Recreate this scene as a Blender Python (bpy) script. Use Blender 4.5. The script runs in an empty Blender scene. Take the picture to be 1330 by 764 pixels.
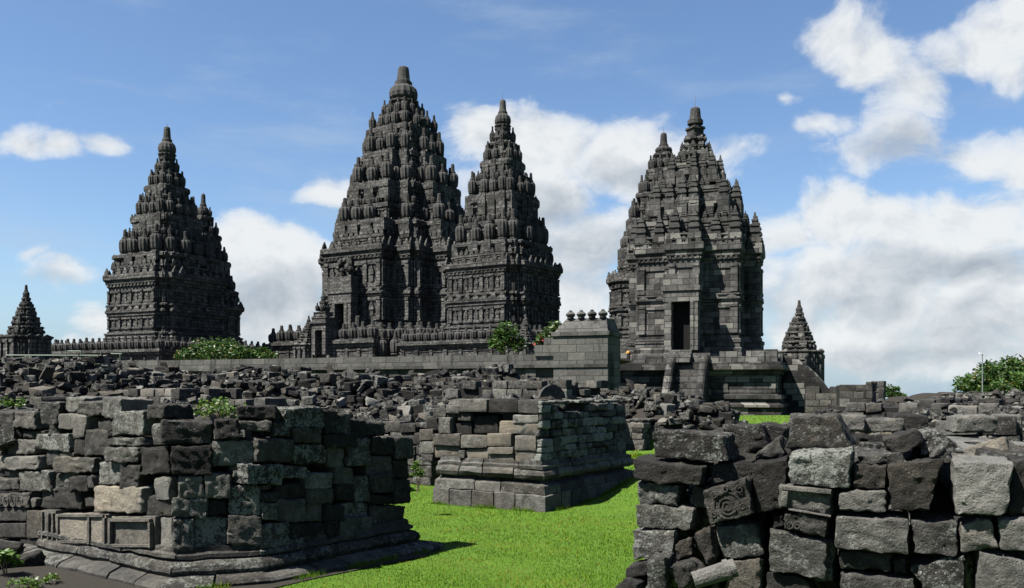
import bpy, math, random
import numpy as np
from mathutils import Vector, Matrix
sc = bpy.context.scene
R = math.radians
F, CX, HY, EYE = 1150.0, 665.0, 505.0, 2.2      # focal length (photo px), principal column, horizon row, eye height (m)

# ------------------------------------------------------------------ camera
cam = bpy.data.cameras.new("camera"); camo = bpy.data.objects.new("camera", cam)
sc.collection.objects.link(camo); sc.camera = camo
cam.sensor_width = 36; cam.lens = 36*F/1330; cam.shift_y = (HY-382)/1330; cam.clip_end = 3000; cam.clip_start = .1
camo.location = (0, 0, EYE); camo.rotation_euler = (R(90), 0, 0)

# ------------------------------------------------------------------ sun
SUN_EL, SUN_H = 57, (-.90, -.44)               # elevation, horizontal direction towards the sun
sl = bpy.data.lights.new("sun", 'SUN'); sl.energy = 5.0; sl.angle = R(.5); sl.color = (1, .955, .88)
so = bpy.data.objects.new("sun", sl); sc.collection.objects.link(so)
hv = Vector((SUN_H[0], SUN_H[1])).normalized()
sd = Vector((hv.x*math.cos(R(SUN_EL)), hv.y*math.cos(R(SUN_EL)), math.sin(R(SUN_EL))))
so.rotation_euler = sd.to_track_quat('Z', 'Y').to_euler()
so.location = (0, 0, 80)

# ------------------------------------------------------------------ node helpers
def N(nt, typ, **kw):
    n = nt.nodes.new(typ)
    for k, v in kw.items():
        if k == 'ins':
            for a, b in v.items():
                s = n.inputs[a]
                if isinstance(b, bpy.types.NodeSocket): nt.links.new(b, s)
                else: s.default_value = b
        else: setattr(n, k, v)
    return n
def M(nt, op, a, b=None, c=None, clamp=False):
    n = nt.nodes.new('ShaderNodeMath'); n.operation = op; n.use_clamp = clamp
    for i, v in enumerate((a, b, c)):
        if v is None: continue
        if isinstance(v, bpy.types.NodeSocket): nt.links.new(v, n.inputs[i])
        else: n.inputs[i].default_value = v
    return n.outputs[0]
def VM(nt, op, a, b=None):
    n = nt.nodes.new('ShaderNodeVectorMath'); n.operation = op
    for i, v in enumerate((a, b)):
        if v is None: continue
        if isinstance(v, bpy.types.NodeSocket): nt.links.new(v, n.inputs[i])
        else: n.inputs[i].default_value = v
    return n.outputs[0]
def MIX(nt, f, a, b, mode='MIX'):
    n = nt.nodes.new('ShaderNodeMix'); n.data_type = 'RGBA'; n.blend_type = mode
    for k, v in ((0, f), (6, a), (7, b)):
        if isinstance(v, bpy.types.NodeSocket): nt.links.new(v, n.inputs[k])
        else: n.inputs[k].default_value = (tuple(v)+(1,))[:4] if k else v
    return n.outputs[2]
def SM(nt, v, lo, hi):
    n = nt.nodes.new('ShaderNodeMapRange'); n.interpolation_type = 'SMOOTHSTEP'
    nt.links.new(v, n.inputs[0]); n.inputs[1].default_value = lo; n.inputs[2].default_value = hi
    return n.outputs[0]
def NOISE(nt, vec, scale, detail=4, rough=.55, dim='3D'):
    n = nt.nodes.new('ShaderNodeTexNoise'); n.noise_dimensions = dim
    nt.links.new(vec, n.inputs['Vector']); n.inputs['Scale'].default_value = scale
    n.inputs['Detail'].default_value = detail; n.inputs['Roughness'].default_value = rough
    return n.outputs[0]

# ------------------------------------------------------------------ world: nishita sky + clouds laid out by compass direction
EXPO = 2.0
SKY_STR = .05
w = bpy.data.worlds.new("World"); sc.world = w; w.use_nodes = True
nt = w.node_tree; nt.nodes.clear()
sky = N(nt, 'ShaderNodeTexSky', sky_type='NISHITA', sun_disc=False, sun_elevation=R(SUN_EL),
        sun_rotation=math.atan2(hv.x, hv.y), altitude=100, air_density=1.0, dust_density=.6, ozone_density=2.2)
CLOUDS = [  # photo column, row, half width, half height, weight
 (330,330,60,42,1.1),(392,345,50,42,1.1),(350,395,85,55,1.1),(300,440,60,40,.9),(400,430,60,40,.9),(425,252,36,24,.95),
 (640,185,70,45,1),(715,190,80,50,1.1),(800,205,95,50,1.05),(690,260,100,55,1),(745,320,80,60,1),(750,400,90,60,.9),(650,330,70,60,.8),(880,230,80,50,.7),
 (1085,292,62,42,1.15),(1020,312,50,30,1.05),(1170,300,80,48,1.1),(1270,285,85,46,1.15),(1345,300,60,60,1.1),
 (1060,360,80,60,1.05),(1160,370,110,65,1.1),(1290,380,110,75,1.1),(1120,440,110,45,.85),(1240,455,110,50,.9),(1340,470,70,60,.85),(1040,430,50,60,.8),
 (1085,45,42,26,.72),(1130,75,58,40,.74),(1185,118,58,42,.74),(1180,170,60,35,.6),(1290,55,62,50,.92),(1335,20,50,60,1.05),(1235,75,50,34,.66),(1320,100,50,26,.66),
 (1265,190,95,34,.68),(1340,205,60,36,.8),(1065,172,48,24,.62),(1015,134,30,14,.66),(955,192,65,26,.6),(1140,205,90,28,.58),
 (30,184,54,20,.72),(90,188,42,15,.66),(140,190,30,15,.74),(90,348,52,25,.85),(50,330,26,14,.6),(128,420,28,38,.8),(110,455,60,25,.7),(20,455,80,20,.5)]
GREY = [(1210,355,150,26),(1090,395,120,26),(1290,420,120,30),(1180,465,140,24),(760,330,70,60),(700,270,60,30),(345,400,70,40),(410,400,40,40),(1180,190,60,24),(820,225,60,22),(60,362,60,12)]
tc = nt.nodes.new('ShaderNodeTexCoord'); sep = N(nt, 'ShaderNodeSeparateXYZ', ins={0: tc.outputs['Generated']})
azs = M(nt, 'ARCTAN2', sep.outputs[0], sep.outputs[1]); els = M(nt, 'ARCSINE', sep.outputs[2])
cmb = N(nt, 'ShaderNodeCombineXYZ', ins={0: azs, 1: els, 2: 0.0})
warp = N(nt, 'ShaderNodeTexNoise', ins={'Vector': cmb.outputs[0], 'Scale': 9.0, 'Detail': 2.0})
wv = VM(nt, 'SCALE', VM(nt, 'SUBTRACT', warp.outputs['Color'], (.5, .5, .5))); wv.node.inputs['Scale'].default_value = .06
pos = VM(nt, 'ADD', cmb.outputs[0], wv)
def blobs(lst):
    acc = None
    for (px, py, rx, ry, *wt) in lst:
        wt = wt[0] if wt else 1.0
        u = (px-CX)/F; v = (HY-py)/F; az = math.atan(u); k = math.cos(az); el = math.atan(v*k); ka, ke = F/rx/k/k, F/ry/k
        q = nt.nodes.new('ShaderNodeVectorMath'); q.operation = 'MULTIPLY_ADD'; nt.links.new(pos, q.inputs[0]); q.inputs[1].default_value = (ka, ke, 0); q.inputs[2].default_value = (-az*ka, -el*ke, 0)
        ln = nt.nodes.new('ShaderNodeVectorMath'); ln.operation = 'LENGTH'; nt.links.new(q.outputs[0], ln.inputs[0])
        d = M(nt, 'MULTIPLY_ADD', ln.outputs['Value'], -.69*wt, 1.06*wt)
        acc = d if acc is None else M(nt, 'MAXIMUM', acc, d)
    return M(nt, 'MAXIMUM', acc, -.1)
acc = blobs(CLOUDS); gacc = blobs(GREY)
sk = VM(nt, 'MULTIPLY', pos, (1, 1.35, 1))
n1 = NOISE(nt, sk, 9, 9, .6); n2 = NOISE(nt, VM(nt, 'ADD', sk, (-.010, .020, 0)), 9, 6, .58)
den = M(nt, 'ADD', M(nt, 'MULTIPLY', acc, 1.0), M(nt, 'MULTIPLY', M(nt, 'SUBTRACT', n1, .5), 1.9))
cover = M(nt, 'MULTIPLY', SM(nt, den, .17, .47), SM(nt, den, -.1, .8))
thick = M(nt, 'ADD', M(nt, 'MULTIPLY', M(nt, 'SUBTRACT', n2, n1), 2.3), M(nt, 'MULTIPLY', SM(nt, gacc, -.1, .95), .58))
thick = M(nt, 'ADD', thick, .06, clamp=True)
# thin cirrus
cz = VM(nt, 'MULTIPLY', cmb.outputs[0], (2.2, 9, 1)); cz = N(nt, 'ShaderNodeVectorRotate', ins={0: cz}, rotation_type='Z_AXIS'); cz.inputs['Angle'].default_value = .22
ci = SM(nt, NOISE(nt, cz.outputs[0], 1.6, 8, .62), .47, .8)
ci = M(nt, 'MULTIPLY', ci, .55)
# far banks everywhere else low over the horizon
hz = SM(nt, els, .16, -.02)
K = 1/SKY_STR/2**EXPO
bright = (.86*K, .885*K, .90*K); grey = (.40*K, .455*K, .52*K)
cl = MIX(nt, thick, bright, grey)
skyc = MIX(nt, 1.0, sky.outputs[0], (.66, .73, .80), 'MULTIPLY')
c0 = MIX(nt, ci, skyc, (.48*K, .60*K, .75*K))
c1 = MIX(nt, M(nt, 'MULTIPLY', hz, .75), c0, (.40*K, .55*K, .70*K))
c2 = MIX(nt, M(nt, 'MULTIPLY', cover, .96), c1, cl)
bg = N(nt, 'ShaderNodeBackground', ins={'Color': c2, 'Strength': SKY_STR})
wo = nt.nodes.new('ShaderNodeOutputWorld'); nt.links.new(bg.outputs[0], wo.inputs[0])
w.cycles.sampling_method = 'MANUAL'; w.cycles.sample_map_resolution = 512

sc.view_settings.view_transform = 'Standard'; sc.view_settings.look = 'None'
sc.view_settings.exposure = EXPO; sc.view_settings.gamma = 1; sc.view_settings.use_curve_mapping = False

# ------------------------------------------------------------------ materials
def mat(name):
    m = bpy.data.materials.new(name); m.use_nodes = True
    b = m.node_tree.nodes['Principled BSDF']; b.inputs['Roughness'].default_value = .9
    b.inputs['Specular IOR Level'].default_value = .2
    return m, m.node_tree, b
def stone_mat(name, bump=.5, scale=1.0, lich=1.0, gain=.36, dist=.02):
    """weathered andesite: attribute tone = (paleness, lichen cover, warmth)"""
    m, nt, b = mat(name)
    at = N(nt, 'ShaderNodeAttribute', attribute_name='tone'); s = N(nt, 'ShaderNodeSeparateXYZ', ins={0: at.outputs['Vector']})
    geo = nt.nodes.new('ShaderNodeNewGeometry'); P = geo.outputs['Position']
    big = NOISE(nt, P, 1.7*scale, 5, .6); mid = NOISE(nt, P, 9*scale, 6, .65); fine = NOISE(nt, P, 60*scale, 4, .7)
    v = M(nt, 'ADD', s.outputs[0], M(nt, 'MULTIPLY', M(nt, 'SUBTRACT', big, .5), .55))
    v = M(nt, 'ADD', v, M(nt, 'MULTIPLY', M(nt, 'SUBTRACT', mid, .5), .65), clamp=True)
    r = N(nt, 'ShaderNodeValToRGB', ins={0: v}); e = r.color_ramp.elements
    e[0].position = 0; e[0].color = (.008*gain, .0077*gain, .0073*gain, 1)
    e[1].position = 1; e[1].color = (.36*gain, .355*gain, .33*gain, 1)
    for p, c in ((.22, (.025, .0235, .0215)), (.45, (.083, .081, .074)), (.7, (.20, .197, .183))):
        x = e.new(p); x.color = (c[0]*gain, c[1]*gain, c[2]*gain, 1)
    warm = MIX(nt, M(nt, 'MULTIPLY', s.outputs[2], SM(nt, big, .25, .6), clamp=True), (1, 1, 1), (1.13, .98, .79))
    c = MIX(nt, 1.0, r.outputs[0], warm, 'MULTIPLY')
    c = MIX(nt, .5, c, MIX(nt, fine, (.45, .45, .45), (1.6, 1.6, 1.6)), 'MULTIPLY')
    # pale crusty lichen, grey-green
    lv = NOISE(nt, P, 8*scale, 9, .82); vo = N(nt, 'ShaderNodeTexVoronoi', ins={'Vector': P, 'Scale': 40*scale})
    lf = M(nt, 'ADD', lv, M(nt, 'MULTIPLY', vo.outputs['Distance'], -.18))
    lf = M(nt, 'ADD', lf, M(nt, 'MULTIPLY', s.outputs[1], .17*lich))
    lk = M(nt, 'MULTIPLY', SM(nt, lf, .53, .60), M(nt, 'MULTIPLY', s.outputs[1], .85, clamp=True))
    c = MIX(nt, lk, c, (.30*gain, .315*gain, .285*gain))
    sp = M(nt, 'MULTIPLY', SM(nt, N(nt, 'ShaderNodeTexVoronoi', ins={'Vector': P, 'Scale': 21*scale}).outputs['Distance'], .20, .12), SM(nt, NOISE(nt, P, 4*scale, 4, .6), .5, .62))
    c = MIX(nt, M(nt, 'MULTIPLY', sp, s.outputs[1], clamp=True), c, (.5*gain, .51*gain, .48*gain))
    # black algae
    bl = SM(nt, NOISE(nt, VM(nt, 'ADD', P, (7, 3, 1)), 3.1*scale, 7, .7), .56, .68)
    c = MIX(nt, M(nt, 'MULTIPLY', bl, .7), c, (.006, .0058, .005))
    # moss
    ms = SM(nt, NOISE(nt, VM(nt, 'ADD', P, (31, 13, 5)), 2.2*scale, 6, .7), .64, .74)
    c = MIX(nt, M(nt, 'MULTIPLY', ms, .45), c, (.016, .018, .005))
    nt.links.new(c, b.inputs['Base Color'])
    h = M(nt, 'ADD', M(nt, 'MULTIPLY', NOISE(nt, P, 22*scale, 6, .72), 1.1), M(nt, 'MULTIPLY', fine, .35))
    pit = N(nt, 'ShaderNodeTexVoronoi', ins={'Vector': P, 'Scale': 38*scale})
    h = M(nt, 'ADD', h, M(nt, 'MULTIPLY', SM(nt, pit.outputs['Distance'], 0, .4), .25))
    bp = N(nt, 'ShaderNodeBump', ins={'Strength': bump, 'Distance': dist, 'Height': h}); nt.links.new(bp.outputs[0], b.inputs['Normal'])
    return m
def masonry_mat(name, bw, bh, lo, hi, bump=.6, streak=.5, dist=.08, mortar=.03, repair=.0, carve=2.7, cvs=.5):
    """laid blocks on walls that run along the object's own x and y axes"""
    m, nt, b = mat(name)
    tc = nt.nodes.new('ShaderNodeTexCoord'); O = tc.outputs['Object']
    s = N(nt, 'ShaderNodeSeparateXYZ', ins={0: O})
    u = M(nt, 'ADD', s.outputs[0], s.outputs[1])
    bv = N(nt, 'ShaderNodeCombineXYZ', ins={0: u, 1: s.outputs[2], 2: 0.0})
    br = N(nt, 'ShaderNodeTexBrick', ins={'Vector': bv.outputs[0], 'Scale': 1.0, 'Brick Width': bw, 'Row Height': bh, 'Mortar Size': mortar,
           'Mortar Smooth': .3, 'Bias': 0.0, 'Color1': (0, 0, 0, 1), 'Color2': (1, 1, 1, 1), 'Mortar': (.5, .5, .5, 1)})
    geo = nt.nodes.new('ShaderNodeNewGeometry'); P = geo.outputs['Position']
    at = N(nt, 'ShaderNodeAttribute', attribute_name='tone'); ta = N(nt, 'ShaderNodeSeparateXYZ', ins={0: at.outputs['Vector']})
    big = NOISE(nt, P, .16, 6, .65); mid = NOISE(nt, P, 1.1, 6, .7)
    sv = VM(nt, 'MULTIPLY', P, (1, 1, .18)); st = NOISE(nt, sv, 1.3, 5, .65)
    brc = N(nt, 'ShaderNodeSeparateColor', ins={0: br.outputs['Color']}).outputs[0]
    v = M(nt, 'ADD', M(nt, 'MULTIPLY', brc, .42), M(nt, 'MULTIPLY', mid, .75))
    v = M(nt, 'ADD', v, M(nt, 'MULTIPLY', M(nt, 'SUBTRACT', big, .5), .9))
    v = M(nt, 'ADD', v, M(nt, 'SUBTRACT', ta.outputs[0], .62))
    c = MIX(nt, SM(nt, v, .05, 1.05), lo, hi)
    c = MIX(nt, M(nt, 'MULTIPLY', SM(nt, st, .5, .7), streak), c, (.005, .005, .005))
    cv = N(nt, 'ShaderNodeTexVoronoi', ins={'Vector': P, 'Scale': carve, 'Randomness': .9}); cvd = SM(nt, cv.outputs['Distance'], .15, .62)
    c = MIX(nt, cvs, c, MIX(nt, cvd, (1.5, 1.5, 1.47), (.30, .30, .31)), 'MULTIPLY')
    pl = SM(nt, NOISE(nt, VM(nt, 'ADD', P, (3, 9, 2)), .9, 7, .75), .60, .70)
    c = MIX(nt, M(nt, 'MULTIPLY', pl, .5), c, (hi[0]*1.5, hi[1]*1.5, hi[2]*1.4))
    c = MIX(nt, M(nt, 'MULTIPLY', SM(nt, brc, .80, .9), repair), c, (hi[0]*1.25, hi[1]*1.25, hi[2]*1.2))
    c = MIX(nt, M(nt, 'MULTIPLY', br.outputs['Fac'], .8), c, (.003, .003, .003))
    nt.links.new(c, b.inputs['Base Color'])
    h = M(nt, 'SUBTRACT', M(nt, 'ADD', M(nt, 'MULTIPLY', mid, .8), M(nt, 'MULTIPLY', brc, .35)), M(nt, 'MULTIPLY', br.outputs['Fac'], 1.0))
    h = M(nt, 'ADD', h, M(nt, 'MULTIPLY', NOISE(nt, P, 4.5, 4, .7), .5))
    h = M(nt, 'ADD', h, M(nt, 'MULTIPLY', cvd, -1.4*cvs))
    bp = N(nt, 'ShaderNodeBump', ins={'Strength': bump, 'Distance': dist, 'Height': h}); nt.links.new(bp.outputs[0], b.inputs['Normal'])
    return m
MS = stone_mat('weathered_stone', .9, 1.0, dist=.03)
MSR = stone_mat('rubble_stone', .8, .8, .9, .33, .04)
MT = masonry_mat('temple_stone', .95, .42, (.0045, .0044, .0043), (.078, .0765, .072))
MTR = masonry_mat('temple_restored_stone', 1.1, .55, (.005, .0049, .0048), (.082, .080, .075), .7, .65, repair=.8, carve=1.6, cvs=.22)
MW = masonry_mat('retaining_wall_stone', 1.15, .5, (.010, .0098, .0095), (.060, .059, .055), .5, .85, .07, .018, repair=.4, carve=4.0, cvs=.12)
MFN = masonry_mat('finial_stone', 50, 50, (.0045, .0044, .0043), (.062, .061, .0575), .7, .5, .1, cvs=.12)
def flat_mat(name, col, rough=.6, metal=0):
    m, nt, b = mat(name); b.inputs['Roughness'].default_value = rough; b.inputs['Metallic'].default_value = metal
    geo = nt.nodes.new('ShaderNodeNewGeometry'); n = NOISE(nt, geo.outputs['Position'], 12, 4)
    nt.links.new(MIX(nt, n, [x*.7 for x in col], [min(1, x*1.25) for x in col]), b.inputs['Base Color'])
    return m
def leaf_mat(name, c0, c1):
    m, nt, b = mat(name); b.inputs['Roughness'].default_value = .5; b.inputs['Specular IOR Level'].default_value = .35
    at = N(nt, 'ShaderNodeAttribute', attribute_name='tone'); s = N(nt, 'ShaderNodeSeparateXYZ', ins={0: at.outputs['Vector']})
    col = MIX(nt, s.outputs[0], c0, c1); col = MIX(nt, s.outputs[2], col, (.14, .10, .02))
    nt.links.new(col, b.inputs['Base Color'])
    tr = N(nt, 'ShaderNodeBsdfTranslucent', ins={'Color': col}); mx = N(nt, 'ShaderNodeMixShader', ins={0: .28, 1: b.outputs[0], 2: tr.outputs[0]})
    nt.links.new(mx.outputs[0], nt.nodes['Material Output'].inputs[0]); return m
ML = leaf_mat('shrub_leaf', (.008, .024, .003), (.034, .075, .007))
MLF = leaf_mat('fern_leaf', (.02, .048, .004), (.065, .12, .012))
MLT = leaf_mat('tree_leaf', (.006, .020, .003), (.036, .078, .009))
MG = leaf_mat('grass_blade', (.028, .066, .003), (.078, .148, .006))
MRD = flat_mat('red_flower', (.16, .015, .02)); MBK = flat_mat('bark', (.09, .065, .045), .9)
MPIPE = flat_mat('painted_pipe', (.09, .115, .095), .5, .2); MSTL = flat_mat('galvanised_steel', (.2, .21, .22), .4, .6); MWHT = flat_mat('lamp_glass', (.4, .4, .42), .3)
MROD = flat_mat('lightning_rod', (.12, .12, .13), .5, .5)

MG.node_tree.nodes['Principled BSDF'].inputs['Specular IOR Level'].default_value = .05; MG.node_tree.nodes['Principled BSDF'].inputs['Roughness'].default_value = .8
# ------------------------------------------------------------------ mesh builder
COL = sc.collection
def setp(o, label=None, cat=None, group=None, kind=None):
    if label: o['label'] = label
    if cat: o['category'] = cat
    if group: o['group'] = group
    if kind: o['kind'] = kind
    return o
def empty(name, loc, rz=0, label=None, cat=None, group=None):
    o = bpy.data.objects.new(name, None); COL.objects.link(o); o.location = loc; o.rotation_euler = (0, 0, rz); o.empty_display_size = .3
    return setp(o, label, cat, group)
class MB:
    def __init__(s): s.v = []; s.f = []; s.t = []; s.n = 0
    def add(s, V, Fc, tone=(.5, .3, 0)):
        V = np.asarray(V, float).reshape(-1, 3); s.v.append(V)
        n = s.n; s.f += [tuple(i+n for i in f) for f in Fc]; s.n += len(V)
        if isinstance(tone, np.ndarray): s.t.append(tone)
        else: s.t.append(np.tile(np.array(tone, np.float32), (len(Fc), 1)))
    def box(s, x0, x1, y0, y1, z0, z1, tone=(.5, .3, 0)):
        s.add([(x0,y0,z0),(x1,y0,z0),(x1,y1,z0),(x0,y1,z0),(x0,y0,z1),(x1,y0,z1),(x1,y1,z1),(x0,y1,z1)],
              [(0,3,2,1),(4,5,6,7),(0,1,5,4),(1,2,6,5),(2,3,7,6),(3,0,4,7)], tone)
    def fbox(s, o, t, n, u0, u1, d0, d1, z0, z1, tone=(.5, .3, 0), taper=0):
        """box on a wall: o origin (x,y), t along, n outward; d0..d1 out of the wall"""
        o = np.array(o); t = np.array(t); n = np.array(n); V = []
        for z, q in ((z0, 0), (z1, taper)):
            for (a, d) in ((u0+q, d0), (u1-q, d0), (u1-q, d1-q*.5), (u0+q, d1-q*.5)):
                p = o+t*a+n*d; V.append((p[0], p[1], z))
        s.add(V, [(0,1,2,3),(7,6,5,4),(1,0,4,5),(2,1,5,6),(3,2,6,7),(0,3,7,4)], tone)
    def lathe(s, prof, cx=0, cy=0, seg=12, rib=0, tone=(.5, .3, 0)):
        V = []; k = len(prof)
        for i in range(seg):
            a = 2*math.pi*i/seg
            for (r, z) in prof:
                rr = r*(1-rib*(i % 2)); V.append((cx+rr*math.cos(a), cy+rr*math.sin(a), z))
        s.add(V, [(i*k+j, ((i+1) % seg)*k+j, ((i+1) % seg)*k+j+1, i*k+j+1) for i in range(seg) for j in range(k-1)], tone)
    def tube(s, p, q, r, r2=None, seg=8, tone=(.5, .3, 0)):
        p = Vector(p); q = Vector(q); d = (q-p).normalized(); a = d.orthogonal().normalized(); b = d.cross(a); r2 = r if r2 is None else r2; V = []
        for c, rr in ((p, r), (q, r2)):
            for i in range(seg):
                an = 2*math.pi*i/seg; V.append(c+a*math.cos(an)*rr+b*math.sin(an)*rr)
        s.add(V, [(i, (i+1) % seg, seg+(i+1) % seg, seg+i) for i in range(seg)]+[tuple(range(seg-1, -1, -1)), tuple(range(seg, 2*seg))], tone)
    def mesh(s, name, m, smooth=False, origin=(0, 0, 0)):
        me = bpy.data.meshes.new(name); V = np.concatenate(s.v)-np.array(origin); me.from_pydata(V.tolist(), [], s.f)
        a = me.attributes.new('tone', 'FLOAT_VECTOR', 'FACE'); T = np.concatenate(s.t).astype(np.float32)
        a.data.foreach_set('vector', T.ravel()); me.materials.append(m)
        me.update()
        if smooth: me.polygons.foreach_set('use_smooth', [True]*len(me.polygons)); me.set_sharp_from_angle(angle=smooth if isinstance(smooth, float) else R(32))
        return me
    def build(s, name, m, parent=None, smooth=False, loc=None):
        if not s.v: return None
        me = s.mesh(name, m, smooth, loc if loc is not None else (0, 0, 0))
        o = bpy.data.objects.new(name, me); COL.objects.link(o)
        if loc is not None: o.location = loc
        if parent: o.parent = parent
        return o
def inst(name, me, parent=None, loc=(0, 0, 0), rz=0, scl=(1, 1, 1)):
    o = bpy.data.objects.new(name, me); COL.objects.link(o); o.location = loc; o.rotation_euler = (0, 0, rz); o.scale = scl
    if parent: o.parent = parent
    return o
def at(px, py, D): return Vector(((px-CX)/F*D, D, EYE+(HY-py)/F*D))

# value noise, vectorised
def vnoise(P, seed=0):
    P = np.asarray(P, float); i = np.floor(P).astype(np.int64); f = P-i; f = f*f*(3-2*f); out = 0
    for dx in (0, 1):
        for dy in (0, 1):
            for dz in (0, 1):
                h = (i[:, 0]+dx)*374761393+(i[:, 1]+dy)*668265263+(i[:, 2]+dz)*2147483647+seed*974634777
                h = (h ^ (h >> 13))*1274126177; h = h ^ (h >> 16); r = (h & 0xffff)/65535.0
                wgt = (f[:, 0] if dx else 1-f[:, 0])*(f[:, 1] if dy else 1-f[:, 1])*(f[:, 2] if dz else 1-f[:, 2])
                out = out+r*wgt
    return out
_tp = {}
def cube_grid(lines):
    key = tuple(lines)
    if key in _tp: return _tp[key]
    n = len(lines); idx = {}; V = []; Fc = []
    def vid(p):
        if p not in idx: idx[p] = len(V); V.append([lines[q] for q in p])
        return idx[p]
    for ax in range(3):
        b, c = [(1, 2), (2, 0), (0, 1)][ax]
        for side in (0, n-1):
            for i in range(n-1):
                for j in range(n-1):
                    q = []
                    for (di, dj) in ((0, 0), (1, 0), (1, 1), (0, 1)):
                        p = [0, 0, 0]; p[ax] = side; p[b] = i+di; p[c] = j+dj; q.append(vid(tuple(p)))
                    Fc.append(tuple(q) if side else tuple(q[::-1]))
    _tp[key] = (np.array(V), Fc); return _tp[key]
FINE = [-1, -.96, -.8, -.64, -.48, -.32, -.16, 0, .16, .32, .48, .64, .8, .96, 1]; MEDG = [-1, -.88, -.4, .4, .88, 1]; LOW = [-1, -.8, .8, 1]
def hexstone(mb, c8, rad=.03, seed=0, lines=MEDG, rough=.012, tone=(.5, .3, 0)):
    """stone filling 8 corners c8[iz][iy][ix] flattened: index = ix + 2*iy + 4*iz"""
    G, Fc = cube_grid(lines); c = np.array([list(q) for q in c8], float)
    half = np.array([np.linalg.norm(c[1]-c[0]), np.linalg.norm(c[2]-c[0]), np.linalg.norm(c[4]-c[0])])/2
    r = min(rad, half.min()*.6)
    p = G*half; inn = np.clip(p, -(half-r), half-r); d = p-inn; ln = np.linalg.norm(d, axis=1, keepdims=True); ln[ln == 0] = 1
    # face points sit exactly r from inner already; edges are rounded
    p2 = inn+d/ln*r; a = (p2/half+1)/2
    out = 0
    for iz in (0, 1):
        for iy in (0, 1):
            for ix in (0, 1):
                wgt = (a[:, 0] if ix else 1-a[:, 0])*(a[:, 1] if iy else 1-a[:, 1])*(a[:, 2] if iz else 1-a[:, 2])
                out = out+wgt[:, None]*c[ix+2*iy+4*iz]
    if rough:
        for sc_, am in ((2.5, .9), (9, .75), (21, .95), (44, .5)):
            for k in range(3): out[:, k] += (vnoise(out*sc_+seed*3.1, seed*7+k)-.5)*2*rough*am
    mb.add(out, Fc, tone)
def boxcorners(w, d, h, jit, rng):
    return [Vector((sx*w/2*(1+rng.uniform(-jit, jit)), sy*d/2*(1+rng.uniform(-jit, jit)), sz*h/2*(1+rng.uniform(-jit, jit))))
            for sz in (-1, 1) for sy in (-1, 1) for sx in (-1, 1)]

# ------------------------------------------------------------------ ground
MOUNDS = [  # x, distance, half sizes, height of the rubble heaps
 (-17, 33, 7, 9, 2.9), (-24, 42, 10, 9, 3.1), (-10, 25, 5, 6, 1.5), (-9, 38, 8, 7, 2.5), (-17, 50, 10, 6, 2.9), (-6, 48.5, 8, 5, 2.7), (-2.5, 30, 5, 6, 1.6), (-1, 41, 7, 7, 2.6),
 (-5, 19, 2.6, 3, 1.2), (-12, 17, 5, 4, 1.7), (-19, 21, 6, 5, 1.9), 
 (6.1, 35.5, 3.2, 3.8, 1.75), (4.0, 41, 5, 5, 1.9), (7.9, 37, 1.3, 3, .9),
 (7.0, 15.5, 3.4, 2.6, 1.2), (10.5, 19, 4.0, 4, 1.5), (13.5, 26, 5, 5, 1.6), (18, 34, 8, 6, 1.6), (20, 23, 6, 6, 1.6), (31.5, 47, 11.5, 9, 1.75), (5.6, 11.3, 3, 1.8, 1.1), (3.9, 9.3, 1.6, 1.5, .9), (32, 60, 9, 8, 1.9), (38, 62, 14, 10, 1.9)]
def H(x, y):
    h = np.zeros_like(x)
    for (mx, my, rx, ry, hh) in MOUNDS:
        q = ((x-mx)/rx)**2+((y-my)/ry)**2
        h = np.maximum(h, hh*np.clip(1-q*q, 0, 1)**.8)
    n = vnoise(np.stack([x*.55, y*.55, x*0], 1), 5)*.6+vnoise(np.stack([x*1.7, y*1.7, x*0], 1), 9)*.3
    return h*(.62+.75*n)
def ground_z(x, y):
    z = np.maximum(H(x, y)-.22, 0)
    z += .33*np.exp(-(((x-2.75)/.95)**2+((y-18.9)/2.6)**2))
    z -= .022*np.maximum(y-75, 0)
    z += .03*(vnoise(np.stack([x*.8, y*.8, x*0], 1), 2)-.5)
    return z
xs = np.concatenate([[-1500, -400, -150, -80], np.arange(-45, 50.1, .4), [80, 150, 400, 1500]])
ys = np.concatenate([[-300, -60, -10], np.arange(0, 72, .4), [90, 130, 250, 600, 2000]])
X, Y = np.meshgrid(xs, ys); Z = ground_z(X.ravel(), Y.ravel())
mb = MB(); nx = len(xs)
fc = [(j*nx+i, j*nx+i+1, (j+1)*nx+i+1, (j+1)*nx+i) for j in range(len(ys)-1) for i in range(nx-1)]
mb.add(np.stack([X.ravel(), Y.ravel(), Z], 1), fc)
m, nt, b = mat('ground_grass_and_earth'); P = nt.nodes.new('ShaderNodeNewGeometry').outputs['Position']
gz = N(nt, 'ShaderNodeSeparateXYZ', ins={0: P}).outputs[2]
a = NOISE(nt, P, 1.4, 6, .65); d = NOISE(nt, P, 45, 4, .7)
gcol = MIX(nt, a, (.022, .052, .002), (.050, .100, .004)); gcol = MIX(nt, .6, gcol, MIX(nt, d, (.3, .3, .3), (1.7, 1.7, 1.7)), 'MULTIPLY')
gcol = MIX(nt, M(nt, 'MULTIPLY', SM(nt, NOISE(nt, P, 3.2, 6, .7), .58, .75), .5), gcol, (.045, .045, .016))
ecol = MIX(nt, d, (.005, .0045, .004), (.02, .018, .014))
nt.links.new(MIX(nt, SM(nt, gz, .37, .45), gcol, ecol), b.inputs['Base Color'])
bp = N(nt, 'ShaderNodeBump', ins={'Strength': .8, 'Distance': .03, 'Height': d}); nt.links.new(bp.outputs[0], b.inputs['Normal'])
setp(mb.build('ground', m, smooth=3.0), kind='structure')
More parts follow.
